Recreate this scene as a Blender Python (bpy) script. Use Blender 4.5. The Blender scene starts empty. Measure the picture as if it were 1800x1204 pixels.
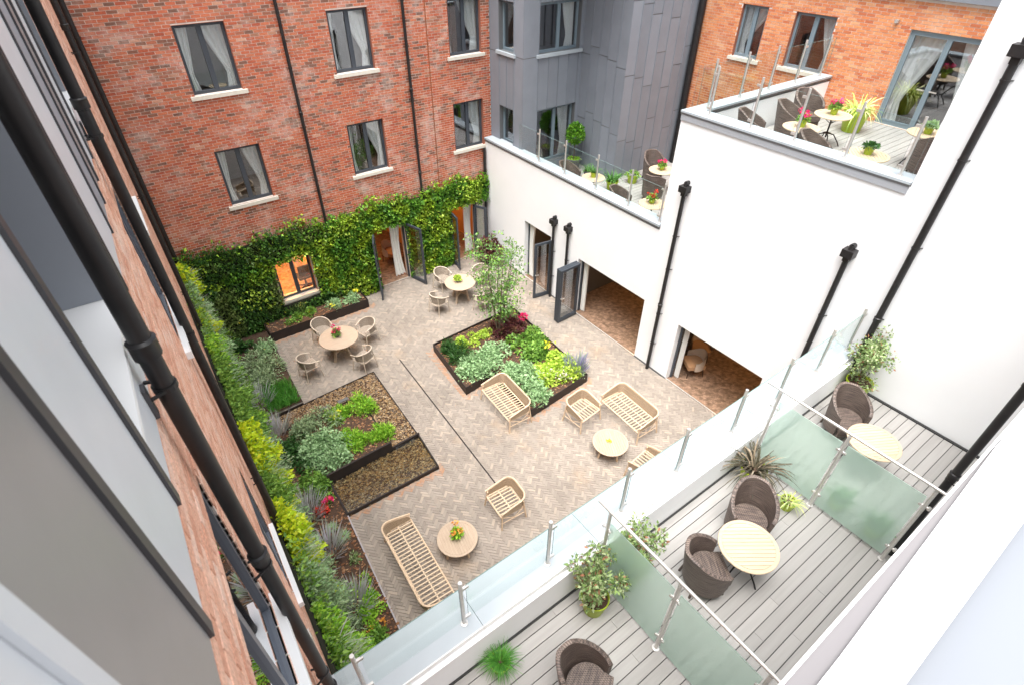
import bpy, math, random
import numpy as np
from mathutils import Matrix, Vector

random.seed(7); rng = np.random.default_rng(7)
SC = bpy.context.scene
COL = SC.collection
R_ = math.radians

# ------------------------------------------------------------------ camera, sky, sun, exposure
CAM_Z = 11.5
cam = bpy.data.cameras.new('camera'); camo = bpy.data.objects.new('camera', cam); COL.objects.link(camo)
_p, _yaw, _roll = R_(39.317), R_(36.297), R_(-.278)
_f = Vector((math.sin(_yaw)*math.cos(_p), math.cos(_yaw)*math.cos(_p), -math.sin(_p)))
_r = Vector((math.cos(_yaw), -math.sin(_yaw), 0)); _d = _f.cross(_r)
_r2 = math.cos(_roll)*_r + math.sin(_roll)*_d; _d2 = -math.sin(_roll)*_r + math.cos(_roll)*_d
camo.matrix_world = Matrix(((_r2.x, -_d2.x, -_f.x, 0), (_r2.y, -_d2.y, -_f.y, 0), (_r2.z, -_d2.z, -_f.z, CAM_Z), (0, 0, 0, 1)))
cam.sensor_width = 36; cam.lens = 961.3/1800*36
cam.clip_start = .05; cam.clip_end = 500
cam.dof.use_dof = True; cam.dof.focus_distance = 13.0; cam.dof.aperture_fstop = 3.2
SC.camera = camo

world = bpy.data.worlds.new('World'); SC.world = world; world.use_nodes = True
_n = world.node_tree.nodes; _l = world.node_tree.links
SUN_EL, SUN_AZ = R_(74), R_(240)          # azimuth clockwise from +Y
sky = _n.new('ShaderNodeTexSky'); sky.sky_type = 'NISHITA'; sky.sun_disc = False
sky.sun_elevation = SUN_EL; sky.sun_rotation = SUN_AZ
sky.air_density = 1.0; sky.dust_density = 4.0; sky.ozone_density = .6
_bw = _n.new('ShaderNodeRGBToBW'); _mx = _n.new('ShaderNodeMix'); _mx.data_type = 'RGBA'; _mx.inputs[0].default_value = .82
_l.new(sky.outputs[0], _bw.inputs[0]); _l.new(sky.outputs[0], _mx.inputs[6]); _l.new(_bw.outputs[0], _mx.inputs[7])
_l.new(_mx.outputs[2], _n['Background'].inputs[0]); _n['Background'].inputs[1].default_value = .15

sun = bpy.data.lights.new('sun', 'SUN'); suno = bpy.data.objects.new('sun', sun); COL.objects.link(suno)
sun.energy = 1.5; sun.angle = R_(48); sun.color = (1, .985, .965)
_sd = Vector((math.sin(SUN_AZ)*math.cos(SUN_EL), math.cos(SUN_AZ)*math.cos(SUN_EL), math.sin(SUN_EL)))
suno.rotation_euler = _sd.to_track_quat('Z', 'Y').to_euler()

SC.view_settings.view_transform = 'Standard'; SC.view_settings.look = 'None'
SC.view_settings.exposure = 1.78; SC.view_settings.gamma = 1; SC.view_settings.use_curve_mapping = False
SC.render.engine = 'CYCLES'
SC.cycles.use_denoising = True; SC.cycles.max_bounces = 10; SC.cycles.diffuse_bounces = 5
SC.cycles.transparent_max_bounces = 16; SC.cycles.transmission_bounces = 8; SC.cycles.caustics_refractive = True
SC.cycles.caustics_reflective = False; SC.cycles.sample_clamp_indirect = 6

# ------------------------------------------------------------------ mesh helpers
class MB:
    def __init__(s, xf=None): s.v = []; s.f = []; s.m = []; s.xf = xf
    def add(s, vs, fs, mi=0):
        o = len(s.v)
        s.v += [s.xf(*p) if s.xf else tuple(p) for p in vs]
        s.f += [tuple(i+o for i in q) for q in fs]; s.m += [mi]*len(fs)
    def box(s, x0, x1, y0, y1, z0, z1, mi=0):
        s.add([(x0,y0,z0),(x1,y0,z0),(x1,y1,z0),(x0,y1,z0),(x0,y0,z1),(x1,y0,z1),(x1,y1,z1),(x0,y1,z1)],
              [(0,3,2,1),(4,5,6,7),(0,1,5,4),(1,2,6,5),(2,3,7,6),(3,0,4,7)], mi)
    def bar(s, p0, p1, w, h, up=(0,0,1)):
        p0 = Vector(p0); p1 = Vector(p1); d = (p1-p0).normalized(); a = d.cross(Vector(up))
        if a.length < 1e-4: a = d.cross(Vector((1,0,0)))
        a.normalize(); b = a.cross(d); vs = []
        for p in (p0, p1):
            for i, j in ((-1,-1),(1,-1),(1,1),(-1,1)): vs.append(tuple(p + a*(i*w/2) + b*(j*h/2)))
        s.add(vs, [(3,2,1,0),(4,5,6,7),(0,1,5,4),(1,2,6,5),(2,3,7,6),(3,0,4,7)])
    def tube(s, pts, r, n=8, r1=None, caps=True, closed=False):
        P = [Vector(p) for p in pts]; k = len(P); vs = []; prev = None
        for i, p in enumerate(P):
            if closed: t = P[(i+1) % k]-P[i-1]
            else: t = P[min(i+1, k-1)]-P[max(i-1, 0)]
            t.normalize()
            if prev is None:
                a = t.cross(Vector((0,0,1)))
                if a.length < .02: a = t.cross(Vector((1,0,0)))
            else: a = prev - t*prev.dot(t)
            a.normalize(); prev = a; b = t.cross(a)
            rr = r if r1 is None else r+(r1-r)*i/max(1, k-1)
            for j in range(n):
                q = 2*math.pi*j/n; vs.append(tuple(p + a*(math.cos(q)*rr) + b*(math.sin(q)*rr)))
        fs = []
        for i in range(k if closed else k-1):
            i2 = (i+1) % k
            for j in range(n): fs.append((i*n+j, i*n+(j+1) % n, i2*n+(j+1) % n, i2*n+j))
        if caps and not closed:
            fs.append(tuple(reversed(range(n)))); fs.append(tuple(range((k-1)*n, k*n)))
        s.add(vs, fs)
    def cyl(s, p0, p1, r, r1=None, n=12): s.tube([p0, p1], r, n, r1)
    def lathe(s, prof, c=(0,0,0), n=20, a0=0, a1=2*math.pi):
        full = abs(a1-a0-2*math.pi) < 1e-6; m = n if full else n+1; vs = []
        for r, z in prof:
            for j in range(m):
                q = a0+(a1-a0)*j/n; vs.append((c[0]+r*math.cos(q), c[1]+r*math.sin(q), c[2]+z))
        fs = []
        for i in range(len(prof)-1):
            for j in range(n):
                j2 = (j+1) % m; fs.append((i*m+j, i*m+j2, (i+1)*m+j2, (i+1)*m+j))
        s.add(vs, fs)
    def prism(s, poly, z0, z1):
        k = len(poly)
        s.add([(x,y,z0) for x,y in poly]+[(x,y,z1) for x,y in poly],
              [tuple(reversed(range(k))), tuple(range(k, 2*k))]+[(i, (i+1) % k, k+(i+1) % k, k+i) for i in range(k)])
    def grid(s, fn, nu, nv, closed=False):
        vs = [fn(i/nu, j/nv) for j in range(nv+1) for i in range(nu+1)]
        s.add(vs, [(j*(nu+1)+i, j*(nu+1)+i+1, (j+1)*(nu+1)+i+1, (j+1)*(nu+1)+i) for j in range(nv) for i in range(nu)])
    def mesh(s, name, mats, smooth=False):
        me = bpy.data.meshes.new(name); me.from_pydata(s.v, [], s.f)
        for m in (mats if isinstance(mats, (list, tuple)) else [mats]): me.materials.append(m)
        if any(s.m): me.polygons.foreach_set('material_index', s.m)
        if smooth:
            me.polygons.foreach_set('use_smooth', [True]*len(me.polygons))
            try: me.set_sharp_from_angle(angle=R_(40))
            except Exception: pass
        me.update(); return me
    def build(s, name, mats, parent=None, smooth=False, kind=None, loc=None, rotz=None):
        return ob(name, s.mesh(name, mats, smooth), parent, kind, loc, rotz)

def ob(name, me, parent=None, kind=None, loc=None, rotz=None):
    o = bpy.data.objects.new(name, me); COL.objects.link(o)
    if parent: o.parent = parent
    if kind: o['kind'] = kind
    if loc: o.location = loc
    if rotz is not None: o.rotation_euler = (0, 0, rotz)
    return o
def tag(o, label, cat, group=None):
    o['label'] = label; o['category'] = cat
    if group: o['group'] = group
    return o
def thing(name, label, cat, loc=(0,0,0), rotz=0, group=None):
    o = ob(name, None, None, None, loc, rotz); return tag(o, label, cat, group)
def dup(root, label, loc, rotz):
    r = root.copy(); COL.objects.link(r); r.location = loc; r.rotation_euler = (0,0,rotz); r['label'] = label
    for ch in list(root.children):
        c = ch.copy(); COL.objects.link(c); c.parent = r
        for g in list(ch.children):
            d = g.copy(); COL.objects.link(d); d.parent = c
    return r
def inpoly(x, y, poly):
    c = False; j = len(poly)-1
    for i in range(len(poly)):
        xi, yi = poly[i]; xj, yj = poly[j]
        if (yi > y) != (yj > y) and x < (xj-xi)*(y-yi)/(yj-yi)+xi: c = not c
        j = i
    return c
def segdist(x, y, a, b):
    ax, ay = a; bx, by = b; dx, dy = bx-ax, by-ay
    t = max(0, min(1, ((x-ax)*dx+(y-ay)*dy)/(dx*dx+dy*dy)))
    return math.hypot(x-ax-t*dx, y-ay-t*dy)
_MW = camo.matrix_world.inverted()
def view(p):      # where a world point lies in the frame (0..1), None behind the camera
    q = _MW @ Vector(p)
    if q.z > -.1: return None
    return (.5+q.x/-q.z*961.3/1800, .5+q.y/-q.z*961.3/1204)
def seen(p):
    v = view(p); return v is not None and 0 < v[0] < 1 and 0 < v[1] < 1

# ------------------------------------------------------------------ materials
def nodes(name):
    m = bpy.data.materials.new(name); m.use_nodes = True
    t = m.node_tree; return m, t.nodes, t.links, t.nodes['Principled BSDF']
def c4(c): return (c[0], c[1], c[2], 1)
def rnd_node(n, l):
    g = n.new('ShaderNodeNewGeometry'); o = n.new('ShaderNodeObjectInfo'); a = n.new('ShaderNodeMath'); a.operation = 'ADD'
    l.new(g.outputs['Random Per Island'], a.inputs[0]); l.new(o.outputs['Random'], a.inputs[1])
    f = n.new('ShaderNodeMath'); f.operation = 'FRACT'; l.new(a.outputs[0], f.inputs[0]); return f.outputs[0], g
def ramp(n, l, src, cols, interp='LINEAR'):
    r = n.new('ShaderNodeValToRGB'); r.color_ramp.interpolation = interp
    e = r.color_ramp.elements
    while len(e) < len(cols): e.new(.5)
    for i, c in enumerate(cols):
        p, c = c if len(c) == 2 else (i/max(1, len(cols)-1), c)
        e[i].position = p; e[i].color = c4(c)
    l.new(src, r.inputs[0]); return r.outputs[0]
def noise(n, l, scale, detail=4, src=None, rough=.55):
    t = n.new('ShaderNodeTexNoise'); t.inputs['Scale'].default_value = scale; t.inputs['Detail'].default_value = detail
    t.inputs['Roughness'].default_value = rough
    if src is not None: l.new(src, t.inputs['Vector'])
    return t.outputs[0]
def mixc(n, l, fac, a, b, mode='MIX'):
    m = n.new('ShaderNodeMix'); m.data_type = 'RGBA'; m.blend_type = mode
    for s, v in ((0, fac), (6, a), (7, b)):
        if hasattr(v, 'is_linked') or hasattr(v, 'links'): l.new(v, m.inputs[s])
        elif s == 0: m.inputs[0].default_value = v
        else: m.inputs[s].default_value = c4(v)
    return m.outputs[2]
def bump(n, l, b, src, strength=.3, dist=.01):
    k = n.new('ShaderNodeBump'); k.inputs['Strength'].default_value = strength; k.inputs['Distance'].default_value = dist
    l.new(src, k.inputs['Height']); l.new(k.outputs[0], b.inputs['Normal'])
def pos(n):
    return n.new('ShaderNodeNewGeometry').outputs['Position']
def M(name, col, rough=.6, metal=0, col2=None, vscale=3, bscale=0, bstr=.2, rnd=0, spec=.5, world=True, stretch=None):
    m, n, l, b = nodes(name)
    src = pos(n) if world else n.new('ShaderNodeTexCoord').outputs['Object']
    if stretch:
        mp = n.new('ShaderNodeMapping'); mp.inputs['Scale'].default_value = stretch; l.new(src, mp.inputs[0]); src = mp.outputs[0]
    c = None
    if col2:
        f = ramp(n, l, noise(n, l, vscale, 6, src), [(.3, (0,0,0)), (.7, (1,1,1))])
        c = mixc(n, l, f, col, col2)
    if rnd:
        r, g = rnd_node(n, l)
        k = ramp(n, l, r, [(0, (1-rnd,)*3), (1, (1+rnd,)*3)])
        c = mixc(n, l, 1, c if c else col, k, 'MULTIPLY')
    if c: l.new(c, b.inputs['Base Color'])
    else: b.inputs['Base Color'].default_value = c4(col)
    b.inputs['Roughness'].default_value = rough; b.inputs['Metallic'].default_value = metal
    b.inputs['Specular IOR Level'].default_value = spec
    if bscale: bump(n, l, b, noise(n, l, bscale, 4, src), bstr, .01)
    return m
def brickmat(name, cols, pale):
    m, n, l, b = nodes(name); r, g = rnd_node(n, l); P = g.outputs['Position']
    c = ramp(n, l, r, cols, 'LINEAR')
    f = ramp(n, l, noise(n, l, 1.1, 8, P, .75), [(.5, (0,0,0)), (.72, (.7,)*3)])
    c = mixc(n, l, f, c, pale); c = mixc(n, l, 1, c, (1.03,1.03,1.03), 'MULTIPLY')
    f2 = noise(n, l, 60, 3, P); k = ramp(n, l, f2, [(.3, (.75,)*3), (.7, (1.15,)*3)]); c = mixc(n, l, 1, c, k, 'MULTIPLY')
    l.new(c, b.inputs['Base Color']); b.inputs['Roughness'].default_value = .9; b.inputs['Specular IOR Level'].default_value = .25
    bump(n, l, b, f2, .5, .004); return m
LG = 1.5
def leafmat(name, cols, patch=None, pscale=1.2, trans=.25, rough=.5):
    cols = [tuple(min(.8, v*LG) for v in c) for c in cols]; patch = [tuple(min(.8, v*LG) for v in c) for c in patch] if patch else None
    m, n, l, b = nodes(name); r, g = rnd_node(n, l)
    c = ramp(n, l, r, cols)
    if patch:
        f = ramp(n, l, noise(n, l, pscale, 2, g.outputs['Position']), [(.45, (0,0,0)), (.6, (1,1,1))])
        c = mixc(n, l, f, c, ramp(n, l, r, patch))
    l.new(c, b.inputs['Base Color']); b.inputs['Roughness'].default_value = rough; b.inputs['Specular IOR Level'].default_value = .35
    t = n.new('ShaderNodeBsdfTranslucent'); l.new(c, t.inputs[0])
    mx = n.new('ShaderNodeMixShader'); mx.inputs[0].default_value = trans
    l.new(b.outputs[0], mx.inputs[1]); l.new(t.outputs[0], mx.inputs[2]); l.new(mx.outputs[0], n['Material Output'].inputs[0])
    return m
def glassmat(name, tint=(.92,.96,.95), base=.06, top=.75, power=4.0):
    m, n, l, b = nodes(name); n.remove(b)
    lw = n.new('ShaderNodeLayerWeight'); lw.inputs[0].default_value = .5
    pw = n.new('ShaderNodeMath'); pw.operation = 'POWER'; pw.inputs[1].default_value = power; l.new(lw.outputs['Facing'], pw.inputs[0])
    ma = n.new('ShaderNodeMath'); ma.operation = 'MULTIPLY_ADD'; ma.inputs[1].default_value = top; ma.inputs[2].default_value = base; l.new(pw.outputs[0], ma.inputs[0])
    t = n.new('ShaderNodeBsdfTransparent'); t.inputs[0].default_value = c4(tint)
    g = n.new('ShaderNodeBsdfGlossy'); g.inputs['Roughness'].default_value = .01; g.inputs[0].default_value = (.95,.97,1,1)
    mx = n.new('ShaderNodeMixShader'); l.new(ma.outputs[0], mx.inputs[0]); l.new(t.outputs[0], mx.inputs[1]); l.new(g.outputs[0], mx.inputs[2])
    l.new(mx.outputs[0], n['Material Output'].inputs[0]); return m

MT = {}
MT['brick'] = brickmat('red_brick', [(0,(.36,.09,.05)),(.2,(.45,.125,.065)),(.5,(.50,.165,.088)),(.68,(.39,.135,.08)),(.80,(.26,.11,.07)),(.88,(.17,.09,.065)),(.94,(.34,.16,.10)),(1,(.54,.29,.20))], (.66,.54,.48))
MT['brick2'] = brickmat('orange_brick', [(0,(.46,.14,.065)),(.3,(.60,.215,.09)),(.6,(.66,.28,.125)),(.85,(.54,.19,.085)),(1,(.68,.36,.19))], (.68,.42,.27))
MT['brick3'] = brickmat('pink_brick', [(0,(.62,.30,.20)),(.4,(.72,.40,.28)),(.75,(.78,.48,.35)),(1,(.78,.54,.43))], (.80,.60,.50))
MT['mortar'] = M('mortar', (.72,.64,.57), .95, col2=(.62,.53,.47), vscale=6)
MT['white'] = M('white_render', (.85,.855,.86), .9, col2=(.82,.825,.83), vscale=1.1, bscale=90, bstr=.06)
MT['whitetrim'] = M('white_trim', (.82,.82,.81), .5)
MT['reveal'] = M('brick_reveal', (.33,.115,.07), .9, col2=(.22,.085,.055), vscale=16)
MT['stone'] = M('sill_stone', (.66,.62,.54), .8, col2=(.58,.54,.46), vscale=14, bscale=60, bstr=.15)
MT['zinc'] = M('zinc_cladding', (.225,.247,.28), .5, .1, col2=(.20,.218,.248), vscale=1.5, rnd=.07, spec=.5)
MT['coping'] = M('coping_metal', (.385,.43,.46), .5, .05, col2=(.42,.465,.495), vscale=2)
MT['copdark'] = M('drip_edge', (.16,.165,.17), .5, .3)
MT['frame'] = M('window_frame', (.055,.065,.08), .45, .2)
MT['frameblue'] = M('frame_blue_grey', (.13,.145,.175), .4, .1)
MT['framelight'] = M('door_frame_grey', (.20,.26,.30), .45, .15)
MT['pipe'] = M('black_pipe', (.012,.0115,.012), .42, 0, col2=(.022,.02,.02), vscale=8, spec=.35)
MT['steel'] = M('brushed_steel', (.66,.64,.61), .32, .6, col2=(.56,.54,.51), vscale=30)
MT['corten'] = M('dark_steel_edging', (.022,.017,.016), .55, .3, col2=(.035,.024,.02), vscale=5)
MT['soil'] = M('soil', (.05,.03,.02), 1, col2=(.09,.05,.03), vscale=14, bscale=30, bstr=.8)
MT['jointsand'] = M('joint_sand', (.25,.215,.18), 1, col2=(.31,.265,.22), vscale=4)
MT['deckbase'] = M('deck_joist', (.03,.03,.03), .9)
MT['deck'] = M('deck_board', (.305,.292,.275), .65, col2=(.345,.33,.312), vscale=3, rnd=.10, bscale=40, bstr=.1, stretch=(.3,6,1))
MT['deck2'] = M('deck_board_crosswise', (.40,.385,.365), .65, col2=(.44,.425,.405), vscale=3, rnd=.06, bscale=40, bstr=.1, stretch=(6,.3,1))
MT['oak'] = M('bleached_wood', (.46,.36,.27), .75, col2=(.40,.305,.225), vscale=5, rnd=.05, spec=.15, world=False, stretch=(1,9,1))
MT['oakpale'] = M('pale_slat_wood', (.58,.46,.32), .55, col2=(.51,.39,.26), vscale=4, rnd=.06, world=False, stretch=(1,8,1))
MT['rattan'] = M('rattan_frame', (.66,.50,.35), .5, col2=(.56,.40,.26), vscale=12, world=False)
MT['rattangrey'] = M('rattan_frame_pale', (.62,.52,.42), .55, col2=(.52,.43,.33), vscale=12, world=False)
MT['blackmetal'] = M('black_metal', (.015,.015,.016), .4, .5)
MT['pot'] = M('lime_pot', (.30,.40,.012), .45, col2=(.36,.46,.02), vscale=3)
MT['greypot'] = M('grey_pot', (.12,.12,.12), .6)
MT['curtain'] = M('curtain', (.82,.82,.79), .9, spec=.1)
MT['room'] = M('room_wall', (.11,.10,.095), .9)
MT['roomorange'] = M('room_wall_warm', (.62,.30,.09), .9)
MT['leather'] = M('tan_upholstery', (.45,.26,.14), .6)
MT['beige'] = M('beige_upholstery', (.62,.52,.42), .85, col2=(.55,.45,.36), vscale=40, world=False)
MT['darkwood'] = M('dark_wood', (.04,.022,.014), .4)
MT['threshold'] = M('threshold_metal', (.72,.70,.66), .35, .6)
MT['copper'] = M('movement_joint', (.24,.07,.02), .7)
MT['glass'] = glassmat('window_glass', (.93,.95,.96), .12, .75, 3.0)
MT['clear'] = glassmat('clear_glass', (.95,.975,.965), .02, .40, 4.5)
MT['glassedge'] = M('glass_edge', (.16,.24,.22), .2)
MT['mirrorglass'] = glassmat('reflective_glass', (.45,.48,.5), .22, .72, 1.3)

def wovenmat(name, c1, c2, sc, rough=.55):
    m, n, l, b = nodes(name); t = n.new('ShaderNodeTexCoord').outputs['UV']
    w1 = n.new('ShaderNodeTexChecker'); w1.inputs['Scale'].default_value = sc; l.new(t, w1.inputs[0])
    ns = noise(n, l, sc*.6, 3, t)
    mp = n.new('ShaderNodeMapping'); mp.inputs['Scale'].default_value = (sc*.06, sc*1.2, 1); l.new(t, mp.inputs[0])
    n2 = noise(n, l, 1, 2, mp.outputs[0])
    c = mixc(n, l, ramp(n, l, n2, [(.35,(0,0,0)),(.65,(1,1,1))]), c1, c2)
    k = ramp(n, l, w1.outputs['Fac'], [(0, (.55,)*3), (1, (1.15,)*3)])
    c = mixc(n, l, 1, c, k, 'MULTIPLY')
    l.new(c, b.inputs['Base Color']); b.inputs['Roughness'].default_value = rough
    a = n.new('ShaderNodeMath'); a.operation = 'ADD'; l.new(w1.outputs['Fac'], a.inputs[0]); l.new(ns, a.inputs[1])
    bump(n, l, b, a.outputs[0], .9, .012); return m
MT['wicker'] = wovenmat('brown_wicker', (.075,.055,.048), (.22,.165,.135), 72)
MT['cane'] = wovenmat('cane_weave', (.56,.43,.30), (.46,.34,.23), 60)
MT['canegrey'] = wovenmat('grey_cane_weave', (.50,.42,.34), (.40,.33,.26), 60)

def herring_carpet():
    m, n, l, b = nodes('interior_floor'); P = pos(n)
    mp = n.new('ShaderNodeMapping'); mp.inputs['Rotation'].default_value = (0,0,R_(45)); mp.inputs['Scale'].default_value = (1,1,1); l.new(P, mp.inputs[0])
    bt = n.new('ShaderNodeTexBrick'); bt.inputs['Scale'].default_value = 5; bt.inputs['Mortar Size'].default_value = .01
    bt.inputs['Color1'].default_value = (.20,.125,.08,1); bt.inputs['Color2'].default_value = (.32,.205,.14,1); bt.inputs['Mortar'].default_value = (.13,.08,.05,1)
    l.new(mp.outputs[0], bt.inputs[0])
    k = ramp(n, l, noise(n, l, 7, 5, P), [(.35,(.6,)*3), (.65,(1.35,)*3)]); c = mixc(n, l, 1, bt.outputs[0], k, 'MULTIPLY')
    l.new(c, b.inputs['Base Color']); b.inputs['Roughness'].default_value = .38; return m
MT['carpet'] = herring_carpet()
def pavermat(name, stain):
    m, n, l, b = nodes(name); r, g = rnd_node(n, l); P = g.outputs['Position']
    c = ramp(n, l, r, [(0,(.25,.213,.178)),(.35,(.282,.242,.204)),(.68,(.305,.262,.22)),(.85,(.335,.285,.236)),(.95,(.39,.325,.26)),(1,(.262,.227,.192))])
    f = ramp(n, l, noise(n, l, .55, 5, P, .65), [(.58,(0,0,0)),(.75,(.55,)*3)]); c = mixc(n, l, f, c, (.42,.29,.18))
    k = ramp(n, l, noise(n, l, .8, 4, P), [(.3,(.86,)*3),(.7,(1.1,)*3)]); c = mixc(n, l, 1, c, k, 'MULTIPLY')
    if stain:
        f = ramp(n, l, noise(n, l, 7, 3, P), [(.35,(.1,)*3),(.65,(.62,)*3)]); c = mixc(n, l, f, c, (.46,.20,.08))
    l.new(c, b.inputs['Base Color']); b.inputs['Roughness'].default_value = .85; b.inputs['Specular IOR Level'].default_value = .3
    bump(n, l, b, noise(n, l, 120, 2, P), .25, .003); return m
MT['paver'] = pavermat('clay_paver', False); MT['paverrust'] = pavermat('rust_stained_paver', True)
def islandmat(name, cols, rough=.7, spec=.4):
    m, n, l, b = nodes(name); r, g = rnd_node(n, l); l.new(ramp(n, l, r, cols), b.inputs['Base Color'])
    b.inputs['Roughness'].default_value = rough; b.inputs['Specular IOR Level'].default_value = spec; return m
MT['pebble'] = islandmat('wet_pebble', [(.13,.075,.03),(.26,.14,.05),(.08,.06,.04),(.36,.20,.07),(.17,.13,.09),(.50,.36,.19),(.05,.04,.03),(.28,.15,.05)], .3)
MT['bark'] = islandmat('bark_chip', [(.12,.05,.025),(.22,.10,.05),(.32,.17,.09),(.16,.075,.04),(.42,.26,.15)], .9, .2)
def frosted():
    m, n, l, b = nodes('frosted_glass'); n.remove(b)
    rf = n.new('ShaderNodeBsdfRefraction'); rf.inputs['Roughness'].default_value = .30; rf.inputs['IOR'].default_value = 1.12; rf.inputs[0].default_value = (.93,.98,.955,1)
    tr = n.new('ShaderNodeBsdfTranslucent'); tr.inputs[0].default_value = (.72,.92,.82,1)
    df = n.new('ShaderNodeBsdfDiffuse'); df.inputs[0].default_value = (.68,.88,.78,1)
    a = n.new('ShaderNodeMixShader'); a.inputs[0].default_value = .5; l.new(tr.outputs[0], a.inputs[1]); l.new(df.outputs[0], a.inputs[2])
    c = n.new('ShaderNodeMixShader'); c.inputs[0].default_value = .34; l.new(rf.outputs[0], c.inputs[1]); l.new(a.outputs[0], c.inputs[2])
    g = n.new('ShaderNodeBsdfGlossy'); g.inputs['Roughness'].default_value = .3
    d = n.new('ShaderNodeMixShader'); d.inputs[0].default_value = .05; l.new(c.outputs[0], d.inputs[1]); l.new(g.outputs[0], d.inputs[2])
    l.new(d.outputs[0], n['Material Output'].inputs[0]); return m
MT['frost'] = frosted()
def watermat():
    m = glassmat('shallow_water', (.80,.82,.74), .05, .7, 3.5); t = m.node_tree; n, l = t.nodes, t.links
    g = [x for x in n if x.type == 'BSDF_GLOSSY'][0]; k = n.new('ShaderNodeBump'); k.inputs['Strength'].default_value = .25; k.inputs['Distance'].default_value = .02
    l.new(noise(n, l, 9, 3, pos(n)), k.inputs['Height']); l.new(k.outputs[0], g.inputs['Normal']); return m
MT['water'] = watermat()

LF = {}
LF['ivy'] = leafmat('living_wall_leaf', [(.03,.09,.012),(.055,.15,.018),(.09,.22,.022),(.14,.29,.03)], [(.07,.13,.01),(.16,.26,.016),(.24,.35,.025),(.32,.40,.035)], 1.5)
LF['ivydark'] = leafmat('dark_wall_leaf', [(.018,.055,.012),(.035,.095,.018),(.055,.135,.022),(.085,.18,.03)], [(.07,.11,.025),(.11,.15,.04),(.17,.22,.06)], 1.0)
LF['gold'] = leafmat('golden_leaf', [(.26,.40,.012),(.40,.52,.02),(.52,.62,.035),(.36,.48,.02)], None, 1, .3)
LF['green'] = leafmat('mid_green_leaf', [(.06,.14,.022),(.10,.20,.032),(.15,.28,.045),(.21,.34,.06)], None)
LF['bright'] = leafmat('bright_green_leaf', [(.10,.26,.02),(.17,.36,.03),(.26,.45,.04),(.34,.50,.06)], None)
LF['silver'] = leafmat('silver_leaf', [(.15,.25,.11),(.22,.34,.165),(.30,.42,.22),(.18,.29,.13)], None, 1, .15)
LF['grey'] = leafmat('grey_green_leaf', [(.13,.19,.09),(.20,.27,.13),(.27,.34,.19),(.17,.23,.12)], None, 1, .15)
LF['dark'] = leafmat('dark_green_leaf', [(.018,.055,.012),(.03,.085,.018),(.05,.12,.025)], None)
LF['box'] = leafmat('glossy_leaf', [(.03,.10,.01),(.06,.17,.012),(.10,.24,.02),(.16,.32,.03)], None, 1, .2, .35)
LF['pittos'] = leafmat('variegated_leaf', [(.07,.12,.04),(.13,.20,.06),(.22,.30,.12),(.34,.38,.22),(.16,.24,.07)], None)
LF['treeleaf'] = leafmat('tree_leaf', [(.05,.12,.03),(.09,.19,.05),(.15,.27,.09),(.22,.34,.13)], None)
LF['redtwig'] = leafmat('bronze_leaf', [(.20,.09,.05),(.28,.13,.07),(.16,.10,.05)], None)
LF['purple'] = leafmat('purple_leaf', [(.05,.015,.02),(.09,.025,.03),(.13,.05,.035),(.06,.05,.02)], None)
LF['lime'] = leafmat('lime_leaf', [(.20,.32,.03),(.30,.42,.05),(.40,.50,.08),(.24,.36,.04)], None)
LF['lavender'] = leafmat('lavender_flower', [(.15,.14,.24),(.22,.20,.34),(.16,.24,.12),(.28,.26,.38)], None)
LF['lavgrey'] = leafmat('catmint_flower', [(.24,.27,.20),(.33,.33,.32),(.38,.35,.40),(.28,.33,.22)], None)
LF['pink'] = leafmat('pink_petal', [(.62,.015,.10),(.72,.03,.16),(.55,.01,.06)], None)
LF['palepink'] = leafmat('pale_pink_petal', [(.66,.40,.36),(.72,.52,.46)], None)
LF['red'] = leafmat('red_petal', [(.48,.03,.02),(.58,.06,.03)], None)
LF['yellow'] = leafmat('yellow_petal', [(.70,.48,.02),(.75,.58,.05)], None)
LF['orange'] = leafmat('orange_petal', [(.62,.20,.03),(.68,.30,.06)], None)
LF['grass'] = leafmat('grass_blade', [(.03,.12,.015),(.05,.18,.02),(.09,.25,.03)], None)
LF['phormium'] = leafmat('bronze_blade', [(.03,.028,.02),(.05,.045,.03),(.08,.065,.04),(.26,.20,.14),(.04,.04,.025),(.06,.05,.03)], None, 1, .1)
LF['spider'] = leafmat('striped_blade', [(.30,.38,.05),(.50,.54,.14),(.62,.64,.30),(.12,.26,.03)], None)
LF['aga'] = leafmat('strap_blade', [(.035,.10,.02),(.06,.16,.03),(.10,.22,.05)], None)
LF['stem'] = M('stem_bark', (.16,.12,.085), .9, col2=(.10,.075,.05), vscale=20)

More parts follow.
